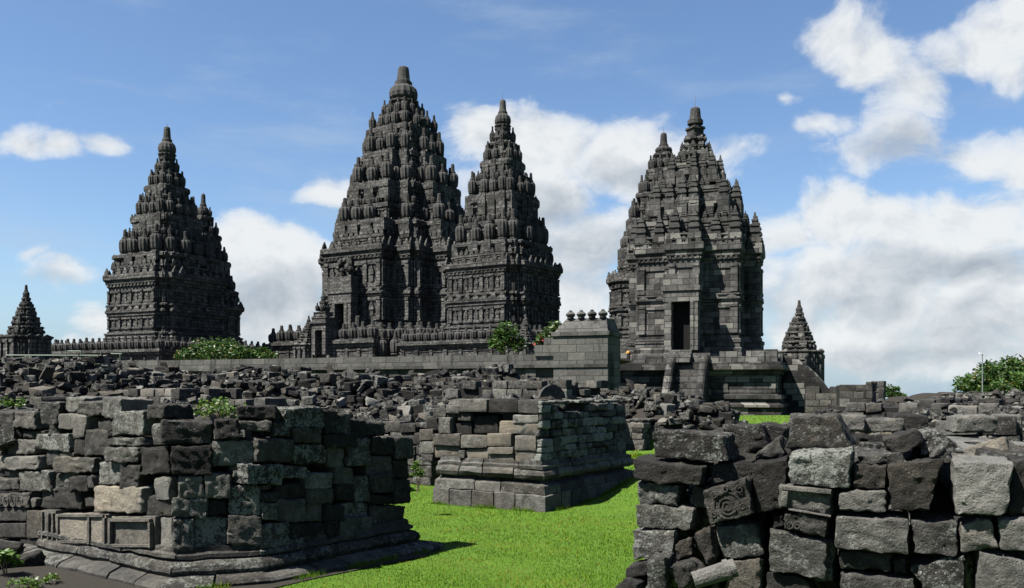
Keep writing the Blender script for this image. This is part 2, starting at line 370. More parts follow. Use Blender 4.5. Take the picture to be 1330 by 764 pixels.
# raised inner courtyard behind the retaining wall
TH = R(28)
WA, WB = Vector((-56, 81.6)), Vector((6.06, 55.4))   # line of the retaining wall
mb = MB(); mb.add([(WA.x, WA.y+.6, 4.1), (WB.x, WB.y+.6, 4.1), (8.5, 62, 4.1), (8.5, 400, 4.1), (-300, 400, 4.1), (-300, 185, 4.1)], [(0, 1, 2, 3, 4, 5)])
m2, nt, b = mat('courtyard_earth'); P = nt.nodes.new('ShaderNodeNewGeometry').outputs['Position']
nt.links.new(MIX(nt, NOISE(nt, P, .8, 6), (.03, .03, .025), (.06, .058, .05)), b.inputs['Base Color'])
setp(mb.build('courtyard_ground', m2), kind='structure')

# ------------------------------------------------------------------ temples
def plan(steps, d=0):
    """outline of a redented cross; steps = [(x,y),...] x falling, y rising"""
    q = []
    for i, (x, y) in enumerate(steps):
        q.append((x+d, y+d))
        if i+1 < len(steps): q.append((steps[i+1][0]+d, y+d))
    out = list(q)
    out += [(-x, y) for (x, y) in q[::-1]]; out += [(-x, -y) for (x, y) in q]; out += [(x, -y) for (x, y) in q[::-1]]
    return out
def loft(mb, steps, prof, tone=(.5, .3, 0), cap=True):
    """prof = [(offset, z)] bottom to top"""
    V = []; n = None
    for (d, z) in prof:
        p = plan(steps, d); n = len(p); V += [(x, y, z) for (x, y) in p]
    Fc = [(j*n+i, j*n+(i+1) % n, (j+1)*n+(i+1) % n, (j+1)*n+i) for j in range(len(prof)-1) for i in range(n)]
    if cap: Fc.append(tuple((len(prof)-1)*n+i for i in range(n)))
    mb.add(V, Fc, tone)
def edges(steps, d=0):
    p = plan(steps, d); n = len(p); out = []
    for i in range(n):
        a = np.array(p[i]); b = np.array(p[(i+1) % n]); L = np.linalg.norm(b-a)
        if L < 1e-4: continue
        t = (b-a)/L; out.append((a, t, np.array((t[1], -t[0])), L))
    return out
rngT = random.Random(4)
def figure(mb, o, t, nrm, u, z0, z1, s):
    """small relief figure standing in a niche"""
    h = z1-z0; cx = o+t*u; zc = z0
    for (w_, a, b_, dd) in ((.26, 0, .5, .10), (.34, .42, .74, .13), (.16, .76, .96, .12)):
        mb.fbox(cx, t, nrm, -w_*h/2*s, w_*h/2*s, -.02, dd*h, zc+a*h, zc+b_*h, (rngT.uniform(.5, .8), .3, 0), .03*h)
def wall_register(mb, steps, d, z0, z1, pitch, depth, rich=True, tone=.6, front=None):
    """pilasters and carved niches between z0 and z1 on every facet"""
    h = z1-z0
    for (o, t, nr, L) in edges(steps, d):
        if front is not None and nr[0]*front[0]+nr[1]*front[1] < -.35: continue
        pw = min(.24*h, .22*pitch+.1, L*.22); T = lambda: (rngT.uniform(tone-.12, tone+.18), .3, 0)
        if L < pitch*.55:
            if L > pw*1.6: mb.fbox(o, t, nr, L/2-pw/2, L/2+pw/2, -.02, depth, z0, z1, T())
            else: continue
            continue
        n = max(1, int(round(L/pitch))); sp = (L-pw)/n
        for i in range(n+1):
            u = i*sp
            mb.fbox(o, t, nr, u+.01, u+pw-.01, -.02, depth, z0, z1, T())
            mb.fbox(o, t, nr, u-.03 if i else u+.012, u+pw+.03 if i < n else u+pw-.012, -.02, depth*1.35, z1-.12*h, z1-.03*h, T())
            mb.fbox(o, t, nr, u-.03 if i else u+.012, u+pw+.03 if i < n else u+pw-.012, -.02, depth*1.35, z0+.02*h, z0+.12*h, T())
        for i in range(n):
            a = i*sp+pw; b_ = (i+1)*sp
            if b_-a < .25: continue
            mb.fbox(o, t, nr, a+.03, b_-.03, -.02, depth*.55, z0+.001, z0+.16*h, T()); mb.fbox(o, t, nr, a+.03, b_-.03, -.02, depth*.6, z1-.16*h, z1-.001, T())
            if rich and b_-a > .5: figure(mb, o, t, nr, (a+b_)/2, z0+.18*h, z1-.18*h, min(1.2, (b_-a)/(.45*h)))
def antefixes(mb, steps, d, z, h, pitch, w=None):
    w = w or pitch*.7
    for (o, t, nr, L) in edges(steps, d):
        n = max(1, int(round(L/pitch)))
        if L < w*.8: continue
        for i in range(n):
            c = o+t*(L*(i+.5)/n) if n > 1 or L > w else o+t*L/2; hh = h*rngT.uniform(.75, 1.05)
            if rngT.random() < .08: continue
            ww = min(w, L/n*.86)
            c2 = c-nr*.16*w; p = lambda a, b_, zz: (c[0]+t[0]*a-nr[0]*b_, c[1]+t[1]*a-nr[1]*b_, zz)
            V = [p(-ww/2, 0, z), p(ww/2, 0, z), p(ww*.42, .02, z+hh*.5), p(0, .06, z+hh), p(-ww*.42, .02, z+hh*.5)]
            V += [p(-ww/2, .35*w, z), p(ww/2, .35*w, z), p(ww*.42, .33*w, z+hh*.5), p(0, .3*w, z+hh), p(-ww*.42, .33*w, z+hh*.5)]
            mb.add(V, [(0,1,2,3,4),(9,8,7,6,5),(1,0,5,6),(2,1,6,7),(3,2,7,8),(4,3,8,9),(0,4,9,5)], (rngT.uniform(.45, .8), .3, 0))
RAT = [(.40,0),(.42,.01),(.42,.06),(.33,.08),(.33,.11),(.40,.13),(.44,.20),(.47,.34),(.47,.50),(.43,.57),(.33,.63),(.22,.65),(.25,.67),(.25,.70),(.17,.72),(.15,.86),(.13,.98),(.09,1.0),(0,1.0)]
mb = MB(); mb.lathe(RAT, seg=20, rib=.15, tone=(.62, .3, 0)); RATNA = mb.mesh('finial', MFN)
mb = MB()
for (r0, r1, za, zb) in ((.40,.40,0,.12),(.34,.34,.12,.22),(.42,.40,.22,.34),(.31,.28,.34,.46),(.36,.33,.46,.55),(.24,.21,.55,.66),(.27,.24,.66,.73),(.15,.12,.73,.86),(.10,.06,.86,1.0)):
    V = [(sx*r, sy*r, z) for (r, z) in ((r0, za), (r1, zb)) for (sx, sy) in ((-1,-1),(1,-1),(1,1),(-1,1))]
    mb.add(V, [(0,3,2,1),(4,5,6,7),(0,1,5,4),(1,2,6,5),(2,3,7,6),(3,0,4,7)], (.62, .3, 0))
STEPF = mb.mesh('finial', MFN)
def ring_spots(steps, r, camdir, gap=1.12):
    """finial spots just inside a ledge outline"""
    out = []
    conv = []
    for (o, t, nr, L) in edges(steps, -r*1.05):
        if L < r*.9: out.append((o+t*L/2, nr, True)); continue
        n = max(1, int((L+1e-6)/(2*r*gap)))
        for i in range(n+1): out.append((o+t*(L*i/n), nr, i in (0, n)))
    res = []
    for (p, nr, cn) in out:
        if all(np.linalg.norm(p-q[0]) > r*1.55 for q in res): res.append((p, nr, cn))
    return res
def temple(spec):
    """spec rows are photo rows turned into heights at the temple's distance"""
    kk_ = spec.get('k', 1); spec = dict(spec, steps=[(x*kk_, y*kk_) for x, y in spec['steps']], hw=spec['hw']*kk_, tiers=[(a, b*spec.get('k2', .89), c_*spec.get('kh', 1), d_, e) for (a, b, c_, d_, e) in spec['tiers']])
    D = spec['D']; s = D/F; ax = (spec['ax']-CX)*s; theta = spec['theta']; zb = spec.get('z0', 4.1)
    zz = lambda row: EYE+(HY-row)*s-zb
    root = empty(spec['name'], (ax, D, zb), -R(theta), spec['label'], 'temple', spec.get('group'))
    # local frame: -y is the lit front (towards n_L), +x the shaded right side
    cd = Vector((-ax, -D)).normalized(); ca = R(theta); cl = np.array((cd.x*math.cos(ca)-cd.y*math.sin(ca), cd.x*math.sin(ca)+cd.y*math.cos(ca)))
    st0 = [(x*s, y*s) for (x, y) in spec['steps']]; m_ = spec.get('mat', MT); fin = spec.get('fin', RATNA); rich = spec.get('rich', True)
    rows = spec['rows']  # body: base bottom, base top, [registers...], cornice bottom, cornice top
    hw0 = spec['hw']; u = s*10
    tot = []
    def finials(parent, steps, z, h, wd, zero_gap=1.04, vary=True):
        r = wd/2
        for (p, nr, cn) in ring_spots(steps, r, cl, zero_gap):
            vis = nr[0]*cl[0]+nr[1]*cl[1]; q = (1.0 if cn else rngT.choice((.8, .88, .94)))*rngT.uniform(.93, 1.03) if vary else 1
            if vary and rngT.random() < .05: continue
            tot.append((vis, h*q, parent, p, z, r*(.9+.1*q)))
    # podium
    if 'podium' in spec:
        Pd = spec['podium']; ps = Pd['half']*s; ptop = zz(Pd['top']); st = [(ps, ps)] if 'st' not in Pd else [(a*s, b*s) for a, b in Pd['st']]
        mb = MB(); h = ptop
        loft(mb, st, [(.5, 0), (.5, .1*h), (.2, .14*h), (.35, .2*h), (.0, .25*h), (0, .74*h), (.25, .78*h), (.25, .84*h), (.5, .88*h), (.5, .96*h), (.3, .965*h), (.3, h)], (.62, .3, 0))
        wall_register(mb, st, 0, .26*h, .73*h, 2.2, .14, False)
        pod = mb.build('podium', m_, root)
        if Pd.get('fh'): finials(pod, [(a+.25, b+.25) for a, b in st], ptop, Pd['fh']*s, Pd['fw']*s, 1.04, False)
    # base + body
    b0, b1 = zz(rows['base'][0]), zz(rows['base'][1]); hb = b1-b0
    mb = MB(); loft(mb, st0, [(.55*u, b0-3), (.55*u, b0+.2*hb), (.42*u, b0+.26*hb), (.5*u, b0+.42*hb), (.30*u, b0+.5*hb), (.30*u, b0+.66*hb), (.40*u, b0+.7*hb), (.40*u, b0+.82*hb), (.12*u, b0+.88*hb), (.12*u, b1)], (.6, .3, 0))
    mb.build('base', m_, root)
    mb = MB(); regs = rows['registers']; top = zz(rows['cornice'][0]); pf = [(0, b1-.05)]
    for (rl, rh) in regs:
        pf += [(0, zz(rl)), (0, zz(rh))]
        if (rl, rh) != regs[-1]:
            nb = zz(regs[regs.index((rl, rh))+1][0]); t0 = zz(rh); k = nb-t0
            pf += [(.18*u, t0+.1*k), (.18*u, t0+.3*k), (.32*u, t0+.34*k), (.32*u, t0+.5*k), (.10*u, t0+.55*k), (.10*u, t0+.75*k), (.26*u, t0+.8*k), (.26*u, t0+.93*k), (0, nb)]
    pf.append((0, top)); loft(mb, st0, pf, (.62, .3, 0))
    for (rl, rh) in regs: wall_register(mb, st0, 0, zz(rl)+.02, zz(rh)-.02, spec.get('pitch', 1.9), .22*u, rich, .68, cl)
    if len(regs) > 1:
        for a, b_ in zip(regs[:-1], regs[1:]): antefixes(mb, st0, .34*u, zz(a[1])+(zz(b_[0])-zz(a[1]))*.5, (zz(b_[0])-zz(a[1]))*.42, 1.3)
    mb.build('body', m_, root)
    c0, c1 = top, zz(rows['cornice'][1]); hc = c1-c0; mb = MB(); co = spec.get('over', .8)*.62*u
    loft(mb, st0, [(.0, c0-.04), (.3*co, c0+.04*hc), (.3*co, c0+.2*hc), (.55*co, c0+.26*hc), (.55*co, c0+.42*hc), (.8*co, c0+.5*hc), (co, c0+.6*hc), (co, c0+.92*hc), (.9*co, c1)], (.62, .3, 0))
    for (o, t, nr, L) in edges(st0, .3*co):
        n = int(L/(.6*u)); 
        for i in range(n): mb.fbox(o, t, nr, (i+.25)*L/n, (i+.7)*L/n, -.02, .2*co, c0+.05*hc, c0+.22*hc, (.6, .3, 0))
    mb.build('cornice', m_, root)
    # roof tiers
    tiers = spec['tiers']; prev_z = c1; prev = [(x+.6*co, y+.6*co) for (x, y) in st0]
    def scaled(hw, mf):
        k = hw/hw0; R_, a_ = spec['steps'][0]; out = []
        for (x, y) in spec['steps']:
            if x == R_ or y == R_: out.append((x*k, y*k))
            else:
                kk = k*mf; big = min(max(x, y)*kk, R_*k*.985); sm = min(max(min(x, y)*kk, a_*k*1.04), big)
                out.append((big, sm) if x >= y else (sm, big))
        return [(x*s, y*s) for (x, y) in out]
    parent = None; pst = prev; phw, pfw = hw0+4, 6; rowsub = spec.get('sub', True)
    ti = [(rows['cornice'][1], hw0+4, 0, 0, 1)]+tiers
    for i, T in enumerate(tiers):
        row, hw, fh, fw, mf = T; z1 = zz(row); st = scaled(hw, mf); h = z1-prev_z; mb = MB(); ins = -.35*u*min(1, hw/40)
        fl = .22*u*min(1, hw/45+.2); pw_ = max(hw+1.5, phw-pfw*.93) if i else hw+1; lo_ = scaled(pw_, mf); mz = prev_z+.44*h
        loft(mb, lo_, [(-.15*u, prev_z-.05), (-.15*u, prev_z+.3*h), (0, prev_z+.33*h), (0, mz)], (.6, .3, 0))
        loft(mb, st, [(ins-fl, mz-.05), (ins-fl, prev_z+.58*h), (ins-.7*fl, prev_z+.62*h), (ins-.7*fl, prev_z+.70*h), (ins*.6, prev_z+.75*h), (ins*.6, prev_z+.8*h), (-.0, prev_z+.85*h), (0, z1-.04*h), (-.1*u, z1)], (.6, .3, 0))
        if fh:
            for (p, nr, cn) in ring_spots(st, fw*s/2, cl, 1.04):
                q_ = fw*s*.47; za = prev_z+rngT.uniform(.46, .6)*h; o2 = .03+rngT.uniform(0, .12)
                if cn: mb.box(p[0]-q_-(o2 if p[0] < 0 else 0), p[0]+q_+(o2 if p[0] > 0 else 0), p[1]-q_-(o2 if p[1] < 0 else 0), p[1]+q_+(o2 if p[1] > 0 else 0), za, z1+.015, (rngT.uniform(.5, .78), .3, 0))
                else:
                    tt_ = np.array((-nr[1], nr[0])); mb.fbox(p, tt_, nr, -q_, q_, -q_, q_*1.08+o2, za, z1+.012, (rngT.uniform(.5, .78), .3, 0))
        if pw_-hw > 2 and i: sub = (lo_, mz, max(6.5, .42*pfw))
        else: sub = None; antefixes(mb, lo_, .02, mz-.02, .3*h, .8*u)
        wall_register(mb, lo_, -.15*u, prev_z+.02*h, prev_z+.29*h, 1.4, .14*u, False, .66, cl)
        ah = spec.get('ante', .22)
        antefixes(mb, st, .03, prev_z+.84*h, ah*h, max(.9, .9*u), None)
        if i == 0: antefixes(mb, st0, co*.98, c1-.25*hc, .9*hc, 1.15*u)
        parent = mb.build('roof_tier', m_, root)
        if fh: finials(parent, st, z1, fh*s, fw*s)
        if sub and rowsub: finials(parent, sub[0], sub[1], sub[2]*s*2.2, sub[2]*s)
        prev_z = z1; phw, pfw = hw, fw
    # crown
    cr = spec['crown']; zb_, zt = zz(cr['base']), zz(cr['dome']); r = cr['r']*s
    mb = MB()
    if cr.get('square'):
        lst = [(r,zb_-.3),(r,zb_+.15*(zt-zb_)),(r*.82,zb_+.2*(zt-zb_)),(r*.82,zb_+.4*(zt-zb_)),(r*1.0,zb_+.5*(zt-zb_)),(r*.95,zb_+.62*(zt-zb_)),(r*.6,zb_+.7*(zt-zb_)),(r*.55,zt)]
        for (ra, za), (rb, zb2) in zip(lst[:-1], lst[1:]):
            mb.lathe([(ra*1.2, za), (rb*1.2, zb2)], seg=4, tone=(.62, .3, 0))
    else:
        k = zt-zb_
        mb.lathe([(r*.9, zb_-.6), (r*.9, zb_+.02*k), (r*1.05, zb_+.05*k), (r*1.05, zb_+.12*k), (r*.86, zb_+.16*k), (r*1.0, zb_+.3*k), (r*1.02, zb_+.5*k), (r*.92, zb_+.72*k), (r*.66, zb_+.88*k), (r*.5, zb_+.93*k), (r*.5, zt), (0, zt)], seg=28, rib=.07, tone=(.62, .3, 0))
    cro = mb.build('crown', MFN, root)
    pt = zz(cr['tip']); pr = cr['pr']*s; k = pt-zt; mb = MB()
    mb.lathe([(pr*1.35, zt-.3), (pr*1.35, zt+.06*k), (pr*1.12, zt+.1*k), (pr*1.12, zt+.16*k), (pr, zt+.2*k), (pr*.86, zt+.8*k), (pr*.78, zt+.93*k), (pr*.5, pt), (0, pt)], seg=12, tone=(.6, .3, 0))
    mb.build('pinnacle', MFN, root)
    if cr.get('rod'):
        mb = MB(); mb.tube((0, 0, pt-.1), (0, 0, pt+cr['rod']*s), .035, .02, 6); mb.build('lightning_rod', MROD, root)
    # finials: facing ones are parts, the rest one merged part
    tot.sort(key=lambda q: (0 if q[0] > -.25 else 1, -q[1])); rest = MB(); lim = spec.get('lim', 96)
    RV = np.array([v.co[:] for v in fin.vertices]); RF = [tuple(p.vertices) for p in fin.polygons]
    for i, (vis, h, par, p, z, r) in enumerate(tot):
        if vis > -.25 and i < lim: inst('finial', fin, par, (p[0], p[1], z-.02), rngT.uniform(0, .4) if fin is RATNA else 0, (r*2.1, r*2.1, h*rngT.uniform(.92, 1.04)))
        else: rest.add(RV*np.array((r*2.1, r*2.1, h))+np.array((p[0], p[1], z-.02)), RF, (.62, .3, 0))
    if rest.v: setp(rest.build('finials', MFN, root), kind='stuff')
    return root, s, zz
def portal(root, s, zz, yfront, xc, hw, r_top, r_bot, dw, d_top, depth, m_, orn=True, jamb=.75):
    """projecting doorway on the local -y side: jambs, lintel, dark passage, carved head"""
    y0 = -yfront*s; x = xc*s; h = hw*s; d = dw*s; dep = depth*s; mb = MB(); zt, zb, zd = zz(r_top), zz(r_bot), zz(d_top); T = (jamb, .3, 0)
    mb.box(x-h, x-d, y0-dep, y0+.05, zb, zd, T); mb.box(x+d, x+h, y0-dep, y0+.05, zb, zd, T)
    mb.box(x-h*1.05, x+h*1.05, y0-dep*1.05, y0+.05, zd, zt, T); mb.box(x-h*1.15, x+h*1.15, y0-dep*1.15, y0+.05, zd+(zt-zd)*.38, zd+(zt-zd)*.55, T)
    for sx in (-1, 1):
        mb.box(x+sx*(d+.02)-.0, x+sx*(d+(h-d)*.45), y0-dep-.1*s*10, y0-dep+.01, zb, zd-.02, T) if sx > 0 else mb.box(x-(d+(h-d)*.45), x-(d+.02), y0-dep-.1*s*10, y0-dep+.01, zb, zd-.02, T)
    fr = mb.build('portal', m_, root)
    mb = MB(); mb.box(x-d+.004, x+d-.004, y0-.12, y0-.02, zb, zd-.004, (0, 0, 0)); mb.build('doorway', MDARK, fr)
    return fr
MDARK = flat_mat('painted_interior_shade', (.004, .004, .004), 1)  # near-black colour stands for the shade inside the doorways

big = dict(k=.93, name='main_temple', label='tallest stone temple, with rows of ribbed finials and a dark doorway, left of centre', D=131, ax=524, theta=31, hw=103,
  steps=[(106, 47), (80, 72), (72, 80), (47, 106)],
  rows=dict(base=(452, 426), registers=[(424, 396), (384, 352)], cornice=(350, 334)), pitch=2.6, over=.75,
  podium=dict(half=150, st=[(150, 75), (120, 120), (75, 150)], top=449, fh=20, fw=13),
  tiers=[(300, 95, 34, 16, 1.0), (250, 76, 36, 15, 1.02), (208, 57, 34, 13, 1.06), (172, 39, 26, 10, 1.3), (152, 25, 20, 8, 1.3), (137, 18, 0, 0, 1.3)],
  crown=dict(base=136, dome=109, tip=87, r=18.5, pr=8.5))
root, s, zz = temple(big)
portal(root, s, zz, 106, -3, 17, 372, 440, 7, 404, 12, MT)
mb = MB()   # carved guardian head above the door
for k in range(46):
    a = rngT.uniform(-13, 11)*s; zc = zz(rngT.uniform(348, 384)); q = rngT.uniform(1.5, 4)*s
    mb.lathe([(q*.2, zc-q), (q*.9, zc-q*.5), (q, zc), (q*.8, zc+q*.6), (0, zc+q)], a, -(106+rngT.uniform(3, 10))*s, 7, tone=(rngT.uniform(.5, .8), .3, 0))
mb.box(-11*s, 9*s, -(106+5)*s, -106*s+.05, zz(384), zz(350), (.5, .3, 0)); mb.build('carved_head', MT, root)
# gate house at the foot of its stairs
mb = MB(); y = -168*s; x0 = 0
fr = None
def aedicule(root, s, zz, x, y, hw, rb, rd, rt, tip, dw):
    mb = MB(); X0, Y0, h, d = x*s, -y*s, hw*s, dw*s; zb, zd, zt, zp = zz(rb), zz(rd), zz(rt), zz(tip)
    mb.box(X0-h, X0-d, Y0-h*.8, Y0+h*.8, zb, zd, (.7, .3, 0)); mb.box(X0+d, X0+h, Y0-h*.8, Y0+h*.8, zb, zd, (.7, .3, 0)); mb.box(X0-h, X0+h, Y0-h*.8+.01, Y0+h*.8, zd, zt, (.7, .3, 0))
    mb.box(X0-h*1.15, X0+h*1.15, Y0-h*.95, Y0+h*.95, zt-.25*(zt-zd), zt+.02, (.7, .3, 0))
    k = (zp-zt)/4
    for i in range(4):
        f = 1-.22*i; mb.box(X0-h*f, X0+h*f, Y0-h*.8*f, Y0+h*.8*f, zt+k*i*.99, zt+k*i+k*.6, (.6, .3, 0)); mb.box(X0-h*(f+.08), X0+h*(f+.08), Y0-h*.8*(f+.08), Y0+h*.8*(f+.08), zt+k*i+k*.6, zt+k*i+k*.8, (.75, .3, 0))
    g_ = mb.build('gatehouse', MT, root)
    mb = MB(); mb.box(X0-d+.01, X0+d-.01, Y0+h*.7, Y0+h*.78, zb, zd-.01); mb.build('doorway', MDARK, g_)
    for (dx, f) in ((-.8, .5), (.8, .5), (-.35, .8), (.35, .8)): inst('finial', RATNA, g_, (X0+dx*h, Y0-h*.6, zt+.02 if f < .7 else zt+2*k), 0, (h*.5, h*.5, h*.9))
    inst('finial', RATNA, g_, (X0, Y0, zp-.1), 0, (h*.55, h*.55, h*1.1))
aedicule(root, s, zz, 4, 153, 10.5, 466, 438, 428, 404, 5.5)
for (x, yy, h, q) in ((44, 140, 46, 20), (62, 140, 27, 12), (80, 140, 27, 12), (98, 140, 27, 12), (-16, 140, 26, 12)):
    inst('finial', RATNA, root, (x*s, -yy*s, zz(468)), 0, (q*s, q*s, h*s))

rt_mid = dict(k=0.94, name='temple', label='slender stone temple standing directly right of the tallest temple, behind its leafy bushes', D=108, ax=653, theta=33, hw=71,
  steps=[(62, 45), (55, 52), (52, 55), (45, 62)], group='towering stone temples',
  rows=dict(base=(438, 425), registers=[(423, 403), (385, 363)], cornice=(362, 348)), pitch=1.75,
  podium=dict(half=92, top=446, fh=17, fw=11),
  tiers=[(321, 68, 41, 15, 1.03), (258, 48, 33, 12, 1.08), (212, 29, 25, 9, 1.1), (187, 20, 23, 8, 1.1), (166, 11, 0, 0, 1)],
  crown=dict(base=166, dome=147, tip=130, r=10.5, pr=4.6, rod=10))
rt_left = dict(k=0.88, name='temple', label='large stone temple at the left, with sky on both sides of its pointed roof', D=120, ax=217, theta=27, hw=79, group='towering stone temples',
  steps=[(63, 47), (56, 54), (54, 56), (47, 63)],
  rows=dict(base=(448, 433), registers=[(431, 416), (399, 382)], cornice=(378, 362)), pitch=2.3,
  podium=dict(half=100, top=459, fh=16, fw=10.5),
  tiers=[(336, 73, 36, 15, 1.03), (284, 47, 30, 11.5, 1.08), (244, 29, 23, 9, 1.12), (225, 20, 20, 7.5, 1.1), (203, 12, 0, 0, 1)],
  crown=dict(base=203, dome=183, tip=165, r=11, pr=4.8, rod=5))
rt_lb = dict(k=.92, k2=1.0, name='temple', label='smaller stone temple half hidden behind the right side of the large left temple', D=150, ax=264, theta=27, hw=48, group='towering stone temples',
  steps=[(38, 30), (34, 34), (30, 38)], rich=False,
  rows=dict(base=(448, 437), registers=[(436, 411)], cornice=(410, 398)), pitch=2.2,
  tiers=[(378, 43, 22, 11, 1.03), (340, 33, 20, 9, 1.05), (306, 22, 18, 8, 1.05), (282, 13, 14, 6, 1)],
  crown=dict(base=282, dome=267, tip=252, r=7, pr=3.2, rod=3))
rt_rb = dict(k=0.92, name='temple', label='stone temple seen just left behind the weathered right temple', D=112, ax=862, theta=27, hw=71, group='towering stone temples',
  steps=[(62, 45), (55, 52), (52, 55), (45, 62)],
  rows=dict(base=(446, 432), registers=[(430, 410), (400, 380)], cornice=(378, 364)), pitch=1.9,
  tiers=[(326, 64, 26, 14, 1.03), (288, 52, 26, 12, 1.05), (254, 38, 26, 10, 1.1), (222, 24, 20, 8, 1.1), (200, 14, 0, 0, 1)],
  crown=dict(base=200, dome=190, tip=173, r=11, pr=4.8, rod=8))
for q in (rt_mid, rt_left, rt_lb, rt_rb): temple(q)

# weathered right temple on its high terrace, stairs in front
rt = dict(k=0.9, name='temple', label='weathered stone temple with a tall dark doorway, on a high terrace at the right', D=87, ax=903, theta=21, hw=78, z0=0.0, fin=STEPF, mat=MTR, rich=False, group='towering stone temples',
  steps=[(90, 21), (68, 68), (21, 90)],
  rows=dict(base=(468, 440), registers=[(438, 400), (388, 352)], cornice=(348, 328)), pitch=3.0, over=.8, ante=.3,
  tiers=[(316, 82, 34, 15, 1.03), (268, 58, 30, 13, 1.08), (228, 36, 24, 10, 1.1), (200, 21, 16, 7, 1.1), (180, 14, 0, 0, 1)],
  crown=dict(base=179, dome=158, tip=140, r=11, pr=7.5, square=True, rod=16))
root, s, zz = temple(rt)
fr = portal(root, s, zz, 90, 0, 20, 368, 459, 11, 401, 14, MTR, jamb=.72)
mb = MB(); hT = zz(474); st = [(109*s, 109*s)]
loft(mb, st, [(.5, -.2), (.5, .55), (.7, .6), (.7, .8), (.35, .95), (.35, 1.25), (.5, 1.32), (.5, 1.62), (.2, 1.7), (0, 1.8), (0, 3.4), (.25, 3.5), (.25, 3.7), (.7, 3.85), (.7, hT-.35), (.5, hT-.33), (.5, hT)], (.42, .3, 0))
wall_register(mb, st, 0, 1.85, 3.38, 4.2, .12, False)
mb.build('terrace', MTR, root)
mb = MB(); rr = random.Random(3)   # broken parapet of loose-laid blocks on the terrace edge
for (o, t, nr, L) in edges(st, .15):
    u = 0
    while u < L-1:
        w_ = rr.uniform(.7, 1.7)
        if not (nr[1] < -.5 and abs(u+w_/2-L/2) < 1.7): mb.fbox(o, t, nr, u+.02, min(L, u+w_)-.02, -.45, -.0+rr.uniform(-.05, .05), hT-.02, hT+rr.choice((.35, .6, .95, 1.1))*rr.uniform(.8, 1), (rr.uniform(.3, .8), .3, 0))
        u += w_
mb.build('parapet', MTR, root)
def stairs(root, ang, y_top, w_, z_top, run, sh, name='stairs', low=0.0):
    """flight on the side whose outward direction is `ang` in local space, flanked by curved balustrades"""
    c, sn = math.cos(ang), math.sin(ang); mb = MB(); n = 14
    def P(a, d, z): a += sh; return (a*c-d*sn, a*sn+d*c, z)  # a across, d outward(+y rotated)
    def slab(a0, a1, d0, d1, z0, z1, tone): mb.add([P(*q) for q in ((a0,d0,z0),(a1,d0,z0),(a1,d1,z0),(a0,d1,z0),(a0,d0,z1),(a1,d0,z1),(a1,d1,z1),(a0,d1,z1))], [(0,3,2,1),(4,5,6,7),(0,1,5,4),(1,2,6,5),(2,3,7,6),(3,0,4,7)], tone)
    for i in range(n): slab(-w_, w_, y_top-.3, y_top+run*(i+1)/n, low+(n-i-1)*(z_top-low)/n, low+(n-i)*(z_top-low)/n-.003, (rr.uniform(.3, .6), .3, 0))
    sx = mb.build(name, MTR, root)
    for sg in (-1, 1):
        mb = MB(); prof = []; K = 14
        for i in range(K+1):
            f = i/K; d = y_top-.2+(run+1.2)*f; z = low+.35+(z_top+.05-low)*(1-f**1.5)+.3*math.sin(f*math.pi); prof.append((d, z))
        V = []
        for (d, z) in prof:
            for a in (w_+.01, w_+.75): V += [P(sg*a, d, low-.1), P(sg*a, d, z)]
        Fc = []
        for i in range(K):
            b_ = i*4; Fc += [(b_, b_+4, b_+5, b_+1), (b_+2, b_+3, b_+7, b_+6), (b_+1, b_+5, b_+7, b_+3)]
        Fc += [(0, 1, 3, 2), (K*4, K*4+2, K*4+3, K*4+1)]
        mb.add(V, Fc, (.25, .3, 0))
        pr = [Vector(P(sg*(w_+.38), d, z)) for (d, z) in prof]
        for p, q in zip(pr[:-1], pr[1:]): mb.tube(p, q, .36, seg=10, tone=(.3, .3, 0))
        mb.lathe([(.5, low), (.62, low+.5), (.55, low+.95), (.25, low+1.2), (0, low+1.22)], *P(sg*(w_+.38), y_top+run+1.1, 0)[:2], 10, tone=(.55, .3, 0))
        mb.build('balustrade', MTR, root)
stairs(root, math.pi, 109*s+.4, 1.05, zz(474), 3.2, -.9)          # front flight
stairs(root, -math.pi/2, 109*s+.4, 1.3, zz(474), 3.4, 0)       # right-hand flight
# upper steps to the door
mb = MB()
for i in range(7): mb.box(-1.05+i*.0, 1.05, -(104+4+(7-i)*2.4)*s, -100*s, zz(474)+i*(zz(459)-zz(474))/7, zz(474)+(i+1)*(zz(459)-zz(474))/7-.003, (.75, .3, 0))
mb.build('upper_steps', MTR, root)

# small shrines
def shrine(D, ax, theta, tip, cor, base, hw, label, z0, crown_r=3.5, mt=MT, fin=RATNA):
    n = 4; tiers = []; y0 = cor-3
    hgt = cor-tip
    for i in range(n):
        f = (i+1)/(n+.6); tiers.append((cor-hgt*f*.86, hw*(1-f*.9), hgt*.15*(1-.3*f), hw*.30*(1-.35*f), 1.02))
    return temple(dict(name='shrine', label=label, D=D, ax=ax, theta=theta, hw=hw*1.0, steps=[(hw*.93, hw*.55), (hw*.77, hw*.77), (hw*.55, hw*.93)], z0=z0, rich=False,
      rows=dict(base=(base, base-(base-cor)*.28), registers=[(base-(base-cor)*.3, cor+4)], cornice=(cor+4, cor)), pitch=1.2, over=.35, mat=mt, fin=fin, group='small stone shrines',
      tiers=tiers, crown=dict(base=cor-hgt*.76, dome=cor-hgt*.88, tip=tip, r=hw*.15, pr=hw*.07)))
shrine(96, 34, 27, 370, 437, 482, 27, 'small pointed stone shrine at the far left edge', 4.1)
shrine(118, 401, 27, 410, 447, 480, 18, 'tiny stone shrine just left of the tallest temple', 4.1)
shrine(97, 1038, 27, 390, 456, 532, 29, 'small stone shrine just right of the weathered right temple', 0.0, mt=MTR, fin=STEPF)
shrine(72, 683, 28, 408, 446, 490, 15, 'little stepped stone shrine between the two leafy bushes', 4.1, fin=STEPF)

